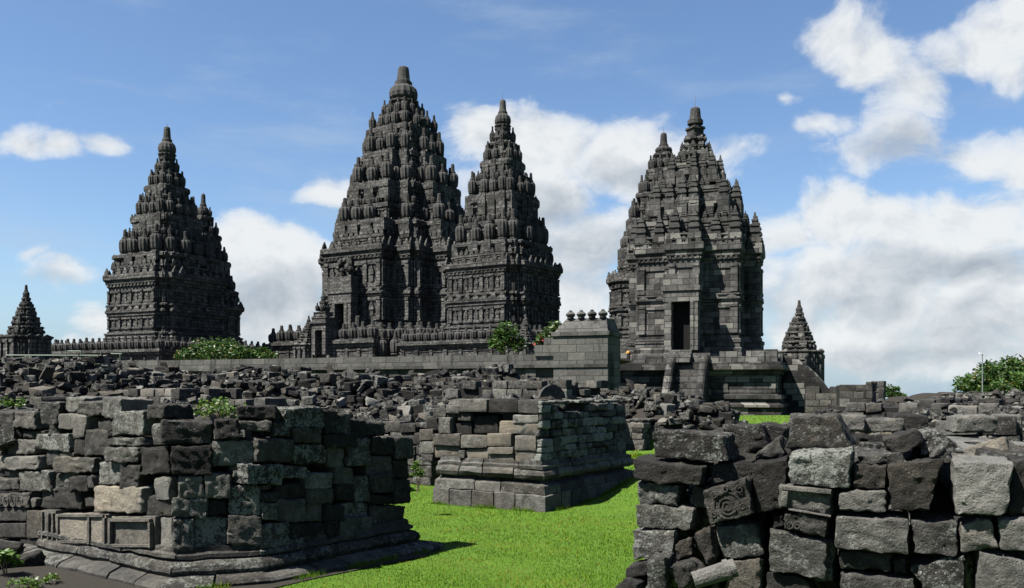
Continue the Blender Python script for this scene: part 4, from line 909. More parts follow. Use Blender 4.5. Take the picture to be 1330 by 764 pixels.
# ------------------------------------------------------------------ loose blocks of the right foreground stack
PG = 'loose carved and plain blocks stacked in the right foreground'
a_, b2 = (800, 540), (1060, 540)
PP = V2((1.0, 7.2)); nP = (-.40, -.917)
def zq(o, pts): return [(x/3.411+o[0], y/3.411+o[1]) for (x, y) in pts]
RS = [ # quad, tone, out, depth, label
 (a_,[(160,65),(480,90),(500,210),(160,180)],(.22,.6,.4),0,.5,'long dark block with white lichen at its left end, topmost left of the stack'),
 (a_,[(85,185),(395,225),(375,305),(90,280)],(.22,.2,.5),.05,.5,'long dark brown slab tilting right, second from top at the left end'),
 (a_,[(90,288),(275,305),(270,385),(105,390)],(.5,.7,.0),.0,.45,'short grey block, third down at the left end of the stack'),
 (a_,[(335,318),(405,322),(390,410),(325,400)],(.32,.3,.2),-.05,.35,'small square dark block right of the third block down at the left end'),
 (a_,[(88,392),(350,408),(345,510),(100,495)],(.46,.7,.3),.03,.5,'wide rough grey block, fourth down at the left end'),
 (a_,[(80,508),(265,510),(255,620),(85,640)],(.48,.8,.2),.04,.45,'lichen-spotted block at the bottom left corner of the stack, above the lawn'),
 (a_,[(395,235),(590,205),(600,300),(410,320)],(.3,.3,.1),-.1,.4,'grey slab wedged behind the block carved with a spiral'),
 (a_,[(400,330),(590,262),(622,430),(430,475)],(.3,.3,.4),.12,.5,'tilted dark block carved with a spiral rosette'),
 (a_,[(596,215),(745,195),(760,400),(622,430)],(.17,.2,.7),.0,.55,'rounded mossy dark boulder right of the spiral-carved block'),
 (a_,[(440,480),(620,475),(650,620),(480,640)],(.45,.7,.1),.02,.45,'rough grey block directly under the spiral-carved block'),
 (a_,[(500,645),(650,638),(650,800),(500,800)],(.5,.2,.9),.04,.45,'brownish squared block at the bottom, left of the large rough boulder'),
 (a_,[(680,505),(940,560),(938,722),(690,690)],(.48,.6,.1),.06,.55,'large rough rounded grey boulder low in the middle of the stack'),
 (a_,[(660,695),(830,720),(880,830),(660,830)],(.28,.3,.2),.0,.5,'dark block at the bottom edge under the large rough boulder'),
 (a_,[(730,300),(960,320),(960,445),(725,400)],(.52,.5,.2),.04,.45,'pale block with a sunken carved rectangular frame'),
 (a_,[(750,425),(945,455),(935,535),(745,505)],(.3,.4,.1),.06,.45,'narrow block carved with scrollwork, beneath the framed block'),
 (a_,[(690,445),(742,445),(742,500),(690,500)],(.18,.1,.1),-.05,.35,'tiny dark block left of the scroll-carved block'),
 (a_,[(770,165),(1045,150),(1042,320),(765,292)],(.36,1.0,.1),.05,.5,'big squarish block densely speckled with pale lichen'),
 (a_,[(760,15),(960,0),(1040,160),(725,160)],(.3,.5,.6),-.3,.6,'wedge-shaped block standing on top of the lichen-speckled block'),
 (a_,[(585,190),(690,105),(725,190),(600,212)],(.45,.4,.1),-.35,.5,'grey triangular slab left of the wedge-shaped top block'),
 (a_,[(400,60),(590,60),(630,160),(510,210)],(.24,.5,.3),-.6,.6,'dark boulder behind the long block with white lichen'),
 (a_,[(560,55),(700,80),(660,160),(600,190)],(.22,.4,.4),-.9,.6,'low dark boulder between the long top block and the grass beyond'),
 (a_,[(360,525),(435,485),(460,600),(430,655)],(.24,.2,.8),.15,.25,'upright brown sliver of stone leaning beside the bottom left corner'),
 (a_,[(280,560),(340,535),(355,610),(290,628)],(.28,.3,.9),.12,.25,'small reddish stone beside the upright sliver'),
 (a_,[(265,640),(365,620),(412,662),(330,750)],(.32,.3,.3),.3,.3,'tilted dark angular stone above the fallen pale cylinder'),
 (a_,[(190,610),(270,600),(260,770),(170,770)],(.34,.6,.1),.35,.3,'upright mottled stone at the foot of the left end'),
 (a_,[(0,764),(90,685),(150,700),(150,820)],(.2,.3,.1),.4,.4,'dark pointed stone lying on the lawn at the foot of the stack'),
 (a_,[(75,650),(180,632),(185,692),(72,692)],(.2,.3,.1),.2,.3,'flat dark stone directly under the bottom left corner block'),
 (b2,[(100,335),(310,325),(312,425),(105,408)],(.56,.3,.1),.03,.45,'pale oblong block with a dark lower edge, under the small square brown block'),
 (b2,[(160,222),(300,225),(300,322),(160,325)],(.2,.1,.6),.0,.45,'small square brown block above the pale oblong block'),
 (b2,[(325,225),(575,188),(500,422),(340,432)],(.2,.2,.7),.03,.55,'big dark brown block narrowing downward, left of the large pale block'),
 (b2,[(610,195),(872,200),(832,432),(615,425)],(.74,.3,.1),.10,.6,'largest pale block, with a smooth face and white patch, at the right'),
 (b2,[(884,205),(1100,205),(1100,445),(842,440)],(.2,.1,.1),.0,.5,'dark block at the right edge beside the largest pale block'),  # side of the pale block, its shade put into the tone
 (b2,[(85,440),(410,455),(410,602),(85,580)],(.52,.5,.1),.08,.5,'wide rough-hewn grey block in the middle row'),
 (b2,[(420,465),(620,465),(632,610),(432,600)],(.4,.6,.1),.04,.5,'grey block right of the wide rough-hewn block'),
 (b2,[(632,480),(770,452),(798,585),(642,597)],(.66,.3,.5),.05,.4,'pale block with a chipped dark notch in its face'),
 (b2,[(810,455),(1100,460),(1100,630),(808,590)],(.62,.4,.1),.05,.5,'pale block at the right edge, third row up'),
 (b2,[(95,607),(325,612),(330,692),(100,685)],(.26,.3,.1),.0,.45,'split dark oblong block under the wide rough-hewn block'),
 (b2,[(345,638),(405,640),(400,705),(350,700)],(.22,.2,.1),-.03,.35,'tiny dark cube right of the split oblong block'),
 (b2,[(410,665),(660,615),(662,800),(500,800)],(.28,.7,.1),.02,.5,'dark spotted block with a pointed left end, at the bottom'),
 (b2,[(720,592),(930,645),(940,830),(710,830)],(.62,.4,.1),.06,.5,'pale block at the bottom right corner of the stack'),
 (b2,[(105,700),(440,725),(440,830),(105,830)],(.34,.4,.1),.02,.5,'dim block along the bottom edge, left of the spotted pointed block'),
 (b2,[(180,180),(370,168),(402,220),(200,222)],(.27,.5,.1),-.1,.5,'thin dark slab lying above the small square brown block'),
 (b2,[(285,120),(450,75),(482,135),(340,192)],(.28,.1,.4),-.3,.7,'smooth dark slab tipped up to the right on top of the stack'),
 (b2,[(-60,45),(105,90),(100,160),(-60,160)],(.2,.7,.1),-.35,.5,'blackened block right of the wedge-shaped top block'),
 (b2,[(455,85),(540,78),(685,185),(480,195)],(.36,.9,.1),-.4,.6,'lichen-streaked boulder right of the tipped-up slab'),
 (b2,[(-10,552),(76,562),(76,745),(-10,740)],(.4,.6,.1),-.05,.4,'narrow rough block between the big boulder and the split oblong block'),
 (b2,[(560,130),(620,200),(600,215),(500,200)],(.4,.7,.1),-.1,.4,'small flat pale stone at the foot of the lichen-streaked boulder'),
 (b2,[(0,325),(78,335),(78,445),(0,430)],(.4,.4,.1),-.06,.4,'narrow block between the framed block and the pale oblong block'),
]
stack = []
for k, (o_, pts, T, out, dep, lab) in enumerate(RS):
    fn = lambda m_: quad_stone(m_, zq(o_, pts), PP, nP, dep, out, 700+k, FINE, .014, .014, T, .01)
    stack.append(obj_stone('stone_block', None, fn, MS, lab, 'stone block', PG))
# carving on three of them
def carve(parent, parts_):
    mb = MB()
    for f in parts_: f(mb)
    o = mb.build('carving', MS, None, True, tuple(parent.location)); o.location = (0, 0, 0); o.parent = parent
def arc(mb, cx, cy, r, a0, a1, out, th=.0065, tone=(.30, .3, .4), sq=1.0):
    c = pix_plane(cx/3.411+800, cy/3.411+540, PP, nP); td = np.array((-nP[1], nP[0], 0)); nn = np.array((nP[0], nP[1], 0)); n = max(4, int(abs(a1-a0)/.35)); ps = []
    for i in range(n+1):
        f = i/n; an = a0+(a1-a0)*f; rr_ = (r[0]+(r[1]-r[0])*f)/3.411*.0062; ps.append(Vector(c+td*math.cos(an)*rr_+np.array((0, 0, 1))*math.sin(an)*rr_*sq+nn*out))
    for p, q in zip(ps[:-1], ps[1:]): mb.tube(p, q, th, seg=6, tone=tone)
carve(stack[7], [lambda m_: arc(m_, 505, 390, (8, 42), 0, 12.5, .123), lambda m_: arc(m_, 505, 390, (55, 55), .3, 5.2, .123), lambda m_: arc(m_, 450, 345, (18, 6), 0, 8, .13), lambda m_: arc(m_, 560, 320, (20, 6), 1, 9, .13), lambda m_: arc(m_, 575, 395, (16, 5), 0, 8, .13), lambda m_: arc(m_, 500, 320, (16, 5), 0, 8, .13), lambda m_: arc(m_, 450, 430, (16, 5), 0, 8, .13)])
carve(stack[14], [(lambda x: (lambda m_: arc(m_, x, 478+(x-770)*.14, (20, 6), x*.1, x*.1+9, .07, .007, (.38, .4, .1))))(x) for x in (775, 808, 842, 878, 912)])
mb = MB()
for q in ([(738,305),(955,325),(955,345),(738,325)], [(738,325),(768,330),(762,400),(733,396)], [(768,405),(955,438),(955,444),(768,412)]):
    quad_stone(mb, zq(a_, q), PP, nP, .08, .09, 5, LOW, .012, .004, (.62, .4, .2))
o = mb.build('carved_rim', MS, None, True, tuple(stack[13].location)); o.location = (0, 0, 0); o.parent = stack[13]
# fallen column piece
mb = MB(); p, q = pix_plane(345/3.411+800, 730/3.411+540, PP+V2((-.1, -.3)), nP), pix_plane(530/3.411+800, 672/3.411+540, PP+V2((-.1, -.2)), nP)
mb.tube(p-np.array((p[0], p[1], p[2])), q-p, .065, .07, 14, (.7, .5, .1)); mb.tube((q-p)*.75, (q-p)*.86, .082, .082, 14, (.7, .5, .1))
o = mb.build('column_fragment', MS, None, False); o.location = p; setp(o, 'pale cylindrical column fragment lying at the foot of the stack, above the bottom edge', 'column fragment')
# carved blocks lying behind the stack
def placed_block(px, py, D, w_, h, d, rz, tilt, T, lab, seed, grp=None, lines=FINE):
    rg = random.Random(seed); mb = MB(); c = at(px, py, D); Mx_ = Matrix.Rotation(rz, 3, 'Z') @ Matrix.Rotation(tilt, 3, 'Y')
    hexstone(mb, [Mx_ @ v + c for v in boxcorners(w_, d, h, .07, rg)], .03, seed, lines, .012, T)
    lo = mb.v[0][:, 2].min(); o = mb.build('stone_block', MS, None, True, (c.x, c.y, lo)); return setp(o, lab, 'stone block', grp)
placed_block(14, 738, 10.9, .42, .26, .35, .5, .35, (.2, .2, .4), 'dark slanting block lying at the bottom left corner, below the ruin', 6)
placed_block(36, 731, 10.95, .36, .2, .3, .3, -.3, (.25, .3, .4), 'dark notched block leaning on the plinth end at the bottom left', 7)
placed_block(2, 722, 11.4, .45, .3, .35, .2, .1, (.18, .2, .3), 'blackened block cut by the left edge beside the bright weeds', 8)
placed_block(1099, 549, 11, .42, .2, .4, -.3, .03, (.6, .5, .2), 'pale oblong block with chipped left edge, behind the wedge-shaped top block', 1, PG)
placed_block(1142, 552, 11.2, .5, .17, .5, -.25, 0, (.5, .6, .2), 'low moulded block with pale edges, directly behind the tipped-up slab', 2, PG)
placed_block(1181, 551, 11.3, .4, .26, .4, -.3, .05, (.25, .3, .1), 'dark block right of the low moulded block with pale edges', 3, PG)
placed_block(1261, 551, 10.4, .44, .2, .45, -.2, 0, (.62, .4, .1), 'pale rounded block resting on the flat stone with a hole', 4, PG)
placed_block(1055, 552, 10, .35, .2, .4, .3, .25, (.4, .5, .1), 'grey block leaning behind the blackened block', 5, PG)
# flat stone with oval hole
mb = MB(); c = at(1290, 578, 8.6); K = 28; V = []
for i in range(K):
    a = 2*math.pi*i/K; ox = max(-.5, min(.5, math.cos(a)*.62)); oy = max(-.42, min(.42, math.sin(a)*.55))
    for (x, y, z) in ((ox, oy, 0), (ox*1.0, oy*1.0, -.13), (.2*math.cos(a)-.06, .13*math.sin(a), -.13), (.2*math.cos(a)-.06, .13*math.sin(a), 0)): V.append((x, y, z))
mb.add(V, [q for i in range(K) for q in [(i*4+j, i*4+(j+1) % 4, ((i+1) % K)*4+(j+1) % 4, ((i+1) % K)*4+j) for j in range(4)]], (.68, .5, .1))
o = mb.build('pierced_stone', MS); o.location = c; o.rotation_euler = (R(5), R(4), -.3); setp(o, 'flat pale stone pierced by an oval hole, behind the largest pale block', 'pierced stone')
# round-backed slab on the middle ruins
mb = MB(); V = []; K = 16
for i in range(K+1):
    a = math.pi*i/K
    for (r_, y) in ((.34, 0), (.34, .09)): V.append((-r_*math.cos(a), y, r_*math.sin(a)))
n = K+1
mb.add(V, [(i*2, i*2+2, i*2+3, i*2+1) for i in range(K)]+[tuple(i*2 for i in range(n))[::-1], tuple(i*2+1 for i in range(n))], (.42, .5, .1))
o = mb.build('arched_slab', MS); c = at(718, 520, 19.5); o.location = c; o.rotation_euler = (0, R(-8), .5); setp(o, 'half-round slab standing on edge on top of the middle ruin', 'arched slab')

# ------------------------------------------------------------------ rubble field
ORD = ['first','second','third','fourth','fifth','sixth','seventh','eighth','ninth','tenth','eleventh','twelfth','thirteenth','fourteenth','fifteenth','sixteenth','seventeenth','eighteenth','nineteenth','twentieth','twenty-first','twenty-second','twenty-third','twenty-fourth','twenty-fifth']
rg = random.Random(77); cand = []
def allowed(x, y):
    if y > 56-.42*(x-6) and x < 12: return False
    if y > 70: return False
    return True
n_try = 0
XY = np.column_stack([np.random.RandomState(3).uniform(-34, 40, 60000), 9+48*np.random.RandomState(4).uniform(0, 1, 60000)**1.15])
HH = H(XY[:, 0], XY[:, 1]); occ = {}
for (x, y), h in zip(XY, HH):
    if h < .3 or not allowed(x, y) or abs(x)/y > .66: continue
    sz = rg.uniform(.3, .62)*(1 if y < 34 else 1.15)*(.8 if y < 14 else 1); cell = (int(x/.38), int(y/.38))
    if occ.get(cell, 0) >= 1: continue
    # keep clear of the traced walls
    if -9.5 < x < -1.2 and y < 12.7 : continue
    if -1.6 < x < 3 and 15.5 < y < 20.5: continue
    if y < 9.6 and x/y > .12 and y < 8.4-.44*(x-1): continue
    occ[cell] = 1
    style = rg.random()
    w_, d, hh = sz, sz*rg.uniform(.5, .9), sz*rg.uniform(.35, .65)
    if style > .82: w_, d, hh = sz*1.5, sz*.6, sz*rg.uniform(.22, .34)
    elif style > .7: w_, d, hh = sz*.6, sz*.6, sz*.45
    tx, ty = (rg.gauss(0, .12), rg.gauss(0, .12)) if style < .74 else (rg.gauss(0, .5), rg.gauss(0, .5))
    rz = -R(28)+rg.gauss(0, .25)+(rg.choice((0, math.pi/2))) if style < .6 else rg.uniform(0, 6.28)
    zc = h-.1+rg.uniform(-.12, .14)
    cand.append((x, y, zc, w_, d, hh, rz, tx, ty))
    if y < 46:
        for _ in range(1 if rg.random() < .7 else 2):
            q = rg.uniform(.1, .22); cand.append((x+rg.uniform(-.22, .22), y+rg.uniform(-.22, .22), zc+rg.uniform(-.05, .2), q, q*.8, q*.6, rg.uniform(0, 6.28), rg.gauss(0, .4), rg.gauss(0, .4)))
# extra loose blocks on the broken tops of the two near ruins and behind the right stack
for (x0, x1, y0, y1, z, k) in ((-2.9, -1.45, 16.9, 18.8, .28, 34), (-.75, -.2, 12.9, 14.2, -9, 0), (-8.2, -6.25, 10.2, 11.4, .12, 22), (-8.2, -2.6, 11.6, 14.2, 1.62, 60), (-.9, 1.8, 17.2, 19.6, 1.86, 34), (1.42, 4.9, 5.6, 9.6, 0, 620), (1.45, 2.4, 7.0, 8.6, 0, 240)):
    for i in range(k):
        x, y = rg.uniform(x0, x1), rg.uniform(y0, y1)
        if z == 0:
            yl = 7.2-.436*(x-1); 
            if y < yl+.62 or y > yl+1.7: continue
            zc = rg.uniform(.1, 1.5+.1*min(1, x-1.1))
        else:
            zc = z+rg.uniform(-.14, .06)
            if z < .3 and y > 11.2-.7*(x+5.6)*.9: continue
            if x < -2 and (y < 11.9-.7*(x+5.0)*.0 and x < -5.4): pass
        s_ = rg.uniform(.25, .5); cand.append((x, y, zc, s_, s_*rg.uniform(.5, .9), s_*rg.uniform(.4, .6), rg.uniform(0, 6.28), rg.gauss(0, .35), rg.gauss(0, .35)))
cand.sort(key=lambda q: q[1])
# coarse visibility map in photo pixels, to learn which blocks the camera can see
zb = np.zeros((764, 1330), bool); score = []
occl = [(0, 540, 560, 764, 12.5), (565, 806, 535, 764, 17.5), (826, 1330, 592, 764, 8)]
done = [False]*3
for i, q in enumerate(cand):
    x, y, zc, w_, d, hh = q[:6]
    for j, (ax0, ax1, ay0, ay1, dd) in enumerate(occl):
        if not done[j] and y > dd: zb[ay0:ay1, ax0:ax1] = True; done[j] = True
    px, py = CX+F*x/y, HY+F*(EYE-zc)/y; rw = .40*w_*F/y; rh = .45*hh*F/y
    a0, a1, b0, b1 = int(max(0, px-rw)), int(min(1330, px+rw+1)), int(max(0, py-rh)), int(min(764, py+rh+1))
    if a1 <= a0 or b1 <= b0: score.append((0, 0)); continue
    blk = zb[b0:b1, a0:a1]; fr_ = 1-blk.mean(); score.append((fr_, fr_*blk.size)); zb[b0:b1, a0:a1] = True; zb[b1:min(764, b1+8), a0:a1] = True
order = sorted(range(len(cand)), key=lambda i: -score[i][1]); NI = 232
picked = [i for i in order if score[i][0] > .45 and not (5 > CX+F*cand[i][0]/cand[i][1]) and CX+F*cand[i][0]/cand[i][1] < 1325][:NI]; pset = set(picked)
TONES = {}
def stone_of(i, mb, lines):
    x, y, zc, w_, d, hh, rz, tx, ty = cand[i]; r_ = random.Random(5000+i)
    t = r_.random(); T = (r_.uniform(.1, .26) if t < .55 else r_.uniform(.3, .48) if t < .86 else r_.uniform(.58, .85), r_.uniform(0, 1.0), r_.uniform(.2, 1.1)*(r_.random() < .6))
    Mx_ = Matrix.Rotation(rz, 3, 'Z') @ Matrix.Rotation(tx, 3, 'X') @ Matrix.Rotation(ty, 3, 'Y'); c = Vector((x, y, zc))
    hexstone(mb, [Mx_ @ v + c for v in boxcorners(w_, d, hh, .2, r_)], .022, i, lines, .016 if lines is not LOW else 0, T)
    TONES[i] = T
mb = MB()
for i in range(len(cand)):
    if i in pset: continue
    px = CX+F*cand[i][0]/cand[i][1]
    stone_of(i, mb, MEDG if cand[i][1] < 16 else LOW)
setp(mb.build('rubble', MSR, smooth=False), 'jumbled heaps of broken dark blocks between the ruins and the retaining wall', 'rubble', kind='stuff')
zones = {}
for i in picked:
    px = CX+F*cand[i][0]/cand[i][1]; D = cand[i][1]
    if px < 545: z = 'a' if (D < 14.6 and px > 60) else 'b' if px < 270 else 'c'
    elif px < 760: z = 'd' if D < 22 else 'e'
    elif px < 1000: z = 'f' if D > 14 else 'g'
    else: z = 'g' if D < 10.5 else 'h' if px < 1165 else 'i'
    zones.setdefault(z, []).append(i)
ZN = {'a': 'atop the left ruin', 'b': 'far left heap', 'c': 'between left and middle ruins', 'd': 'atop the middle ruin', 'e': 'rubble behind middle ruin',
      'f': 'heap below the temple stairs', 'g': 'behind the right stack', 'h': 'rubble right of far grass', 'i': 'far right rubble'}
for z, L in zones.items():
    L.sort(key=lambda i: HY+F*(EYE-cand[i][2])/cand[i][1]); nb = max(1, math.ceil(len(L)/9)); per = math.ceil(len(L)/nb)
    for b_ in range(nb):
        row = sorted(L[b_*per:(b_+1)*per], key=lambda i: cand[i][0]/cand[i][1])
        for j, i in enumerate(row):
            o = obj_stone('stone_block', None, lambda m_: stone_of(i, m_, MEDG), MSR); T = TONES[i]
            colr = 'dark brown' if T[0] < .3 and T[2] > .3 else 'blackish' if T[0] < .2 else 'dark grey' if T[0] < .38 else 'mid grey' if T[0] < .55 else 'pale grey'
            q = cand[i]; shp = 'tilted' if abs(q[7])+abs(q[8]) > .7 else 'flat' if q[5] < .42*q[3] else 'squat'
            rw = '' if nb == 1 else f' in the {ORD[b_]} row'
            setp(o, f'{colr} {shp} block, {ORD[j]} from left{rw}, {ZN[z]}', 'stone block', 'loose blocks in the rubble')

# ------------------------------------------------------------------ vegetation
def leaves(mb, pts, size, rg, tone=(.2, 1.0), aspect=.42, up=.3, flower=0):
    """bent leaf of two triangles pairs at each point"""
    n = len(pts); V = np.zeros((n*4, 3)); rs = np.random.RandomState(rg.randrange(10**6))
    d = rs.normal(size=(n, 3)); d[:, 2] = np.abs(d[:, 2])*up+d[:, 2]*.4; d /= np.linalg.norm(d, axis=1, keepdims=True)
    s_ = np.cross(d, rs.normal(size=(n, 3))); s_ /= np.linalg.norm(s_, axis=1, keepdims=True)
    L = size*rs.uniform(.6, 1.3, (n, 1)); P = np.asarray(pts)
    V[0::4] = P; V[1::4] = P+d*L*.5+s_*L*aspect*.5; V[2::4] = P+d*L; V[3::4] = P+d*L*.5-s_*L*aspect*.5
    T = np.column_stack([rs.uniform(tone[0], tone[1], n), rs.uniform(0, 1, n), (rs.uniform(0, 1, n) < .04)*.8]).astype(np.float32)
    mb.add(V, [(i*4, i*4+1, i*4+2, i*4+3) for i in range(n)], T)
def shrub(px, row_base, D, w_px, h_px, label, seed, leaf=.22, m_=ML, n_clump=26, per=120, zb=None, flowers=0, name='shrub', depth=None, stems=5, cat='shrub', group=None, dens=1.0):
    rg = random.Random(seed); s = D/F; c = at(px, row_base, D)
    if zb is not None: c.z = zb
    W, Hh = w_px*s/2, (EYE+(HY-(row_base-h_px))*s)-c.z; dp = depth or W*.8
    root = empty(name, c, 0, label, cat, group); mb = MB(); st = MB()
    rs = np.random.RandomState(seed); tips = []
    for k in range(n_clump):
        a = rg.uniform(0, 6.28); f = rg.uniform(0, 1)**.5; x, y = math.cos(a)*W*f*.86, math.sin(a)*dp*f*.86
        zt = Hh*(.98-.42*f*f)*rg.uniform(.72, 1.0); z = zt*rg.uniform(.45, .92); tips.append((x, y, z)); r = min(W, Hh)*rg.uniform(.2, .36)
        p = rs.normal(size=(int(per*dens), 3)); p /= np.linalg.norm(p, axis=1, keepdims=True); p *= (r*rs.uniform(.45, 1.05, (len(p), 1)))*np.array((1, 1, .8))
        p += np.array((x, y, z)); p = p[p[:, 2] > .02]; sh = .9*rg.random(); leaves(mb, p, leaf, rg, (.05+.4*sh, .55+.5*sh))
    mb.build('foliage', m_, root)
    for k in range(stems):
        t = tips[rg.randrange(len(tips))]; r_ = .012*Hh if cat == 'weed' else .035*Hh**.5; st.tube((rg.uniform(-.15, .15)*W, 0, -.1), (t[0]*.5, t[1]*.5, t[2]*.55), r_, r_*.7, 6); st.tube((t[0]*.5, t[1]*.5, t[2]*.55), t, r_*.7, r_*.3, 6)
    st.build('stem', MBK, root)
    if flowers:
        fm = MB(); fp = np.array([tips[rg.randrange(len(tips))] for _ in range(flowers)])+rs.normal(size=(flowers, 3))*Hh*.12; leaves(fm, fp, leaf*.8, rg, aspect=.9); fm.build('flowers', MRD, root)
shrub(279, 467, 86, 96, 30, 'dense rounded green shrub behind the wall, right of the large left temple', 1, .36, n_clump=60, per=110, zb=4.1, depth=3, group='green shrubs behind the retaining wall')
shrub(337, 467, 88, 42, 24, 'smaller green shrub adjoining the right end of the dense rounded shrub', 2, .36, n_clump=26, per=100, zb=4.1, group='green shrubs behind the retaining wall')
shrub(657, 462, 62, 50, 54, 'glossy leafy frangipani bush left of the little stepped shrine', 3, .32, n_clump=30, per=46, zb=4.1, group='green shrubs behind the retaining wall')
shrub(715, 445, 60, 40, 40, 'leafy bush with reddish blossoms, just behind the gate pier', 4, .32, n_clump=24, per=46, zb=4.1, flowers=24)
shrub(286, 548, 12.4, 68, 40, 'weedy fern-like plant growing on top of the left foreground ruin', 5, .06, MLF, 22, 34, stems=12, name='weed', cat='weed', depth=.3, dens=1)
shrub(14, 532, 16, 32, 22, 'light green weed in the rubble at the far left edge', 6, .07, MLF, 10, 34, name='weed', cat='weed')
shrub(8, 716, 10.3, 44, 26, 'bright tuft of weeds at the foot of the left ruin, bottom left', 7, .07, MLF, 14, 40, name='weed', cat='weed', zb=0)
shrub(70, 752, 9.9, 26, 12, 'tiny weed in the bare earth before the plinth, bottom left', 17, .04, MLF, 7, 26, name='weed', cat='weed', zb=0)
shrub(30, 760, 9.6, 40, 14, 'low spreading weed at the very bottom left edge of the earth patch', 18, .045, MLF, 9, 30, name='weed', cat='weed', zb=0)
shrub(543, 632, 15.2, 20, 42, 'climbing weed in the gap left of the middle ruin', 8, .06, MLF, 12, 34, name='weed', cat='weed')
shrub(885, 766, 6.9, 40, 26, 'small leafy weed beside the fallen column fragment', 9, .035, MLF, 8, 20, name='weed', cat='weed')
# trees
def tree(px, D, crown, label, seed, leaf=.5, nc=70, per=150, group=None):
    rg = random.Random(seed); rs = np.random.RandomState(seed); x0 = (px-CX)/F*D; root = empty('tree', (x0, D, 0), 0, label, 'tree', group)
    mb = MB(); tk = MB(); W, Zt, Zb = crown; tk.tube((0, 0, -.1), (.1, 0, Zt*.45), .35, .22, 9)
    for k in range(nc):
        a = rg.uniform(0, 6.28); f = rg.random()**.5; x, y = math.cos(a)*W*f, math.sin(a)*W*.8*f; z = Zb+(Zt-Zb)*(1-.6*f*f)*rg.uniform(.25, 1); r = W*rg.uniform(.12, .24)
        p = rs.normal(size=(per, 3)); p /= np.linalg.norm(p, axis=1, keepdims=True); p *= r*rs.uniform(.4, 1.1, (per, 1))*np.array((1, 1, .7)); sh = rg.random()
        leaves(mb, p+np.array((x, y, z)), leaf, rg, (.0+.5*sh, .4+.6*sh))
        if k % 6 == 0: tk.tube((.1, 0, Zt*.42), (x*.8, y*.8, z), .12, .04, 6)
    mb.build('crown', MLT, root); tk.build('trunk', MBK, root)
tree(1330, 110, (7.2, 5.9, 1.2), 'broad green tree at the right edge beyond the rubble, beside the lamp post', 1, .55, 90)
tree(1155, 140, (2.2, 2.6, .6), 'distant low green treetop just right of the isolated block pillar', 2, .5, 20, 80)
tree(1290, 105, (2.6, 3.2, .4), 'low bushy tree in front of the broad tree at the lamp post', 3, .45, 26, 110)
# grass
rs = np.random.RandomState(8); n = 260000; D_ = 7.5+22*rs.uniform(0, 1, n)**1.7; px = rs.uniform(-60, 900, n); x = (px-CX)/F*D_; y = D_
h0 = H(x, y); keep = (h0 < .2) & ~((x < -5.3) & (y < 12.2))
def inpoly(x, y, poly):
    c = np.zeros(len(x), bool); m_ = len(poly)
    for i in range(m_):
        (x1, y1), (x2, y2) = poly[i], poly[(i+1) % m_]; q = ((y1 > y) != (y2 > y)) & (x < (x2-x1)*(y-y1)/(y2-y1+1e-12)+x1); c ^= q
    return c
VE = [(a+(-4.5-a)*.045, b_+(11.8-b_)*.085) for a, b_ in V_EARTH_SHADE]; keep &= ~inpoly(x+.1*rs.normal(size=n), y+.13*rs.normal(size=n), VE); keep &= ~inpoly(x, y, [tuple(q) for q in (Lm, Cm, Em, Em2, Em2+V2((-1, .5)))])
x, y = x[keep], y[keep]
x2 = rs.uniform(4, 27, 14000); y2 = rs.uniform(27, 73, 14000); k2 = H(x2, y2) < .1; x = np.concatenate([x, x2[k2]]); y = np.concatenate([y, y2[k2]]); n = len(x)
z = ground_z(x, y); a = rs.uniform(0, 6.28, n); L = rs.uniform(.009, .026, n)*(.75+.9*vnoise(np.stack([x*1.1, y*1.1, x*0], 1), 4)); L *= np.where(rs.uniform(0, 1, n) < .03, 1.8, 1); L = np.where(y > 26, .06, L); wd = np.where(y > 26, .03, .0035*y/9+.001)
tf = []
for (P0, P1, o_) in ((C, Mx, .36), (Mx, E, .36), (E, E2, .36), (Lm, Cm, .25), (Cm, Em, .25), (V2((1.05, 7.05)), V2((1.15, 8.6)), -.12)):
    t_ = (P1-P0).normalized(); n_ = V2((t_.y, -t_.x)); L_ = (P1-P0).length; k_ = int(L_*420); u_ = rs.uniform(0, L_, k_); d_ = o_+np.abs(rs.normal(size=k_))*.05
    tf.append(np.stack([P0.x+t_.x*u_+n_.x*d_, P0.y+t_.y*u_+n_.y*d_, rs.uniform(.03, .10, k_)*(vnoise(np.stack([u_*2.5, u_*0, u_*0+o_*9], 1), 12) > .42)+.012], 1))
tf = np.concatenate(tf); x = np.concatenate([x, tf[:, 0]]); y = np.concatenate([y, tf[:, 1]]); L = np.concatenate([L, tf[:, 2]]); n = len(x); z = ground_z(x, y); a = rs.uniform(0, 6.28, n); wd = np.concatenate([wd, np.full(len(tf), .004)])
V = np.zeros((n*3, 3)); dx, dy = np.cos(a)*wd, np.sin(a)*wd
V[0::3] = np.stack([x-dx, y-dy, z-.005], 1); V[1::3] = np.stack([x+dx, y+dy, z-.005], 1); V[2::3] = np.stack([x+rs.normal(size=n)*L*.55, y+rs.normal(size=n)*L*.55, z+L], 1)
pt = vnoise(np.stack([x*1.6, y*1.6, x*0], 1), 6); T = np.column_stack([np.clip(rs.uniform(0, .7, n)+.5*(pt-.3), 0, 1), rs.uniform(0, 1, n), np.where(rs.uniform(0, 1, n) < .05+.5*np.clip((pt-.5)*1.8, 0, 1), .75, 0)]).astype(np.float32)
mb = MB(); mb.add(V, [(3*i, 3*i+1, 3*i+2) for i in range(n)], T); setp(mb.build('grass', MG), 'short bright green lawn between the ruins', 'grass', kind='stuff')

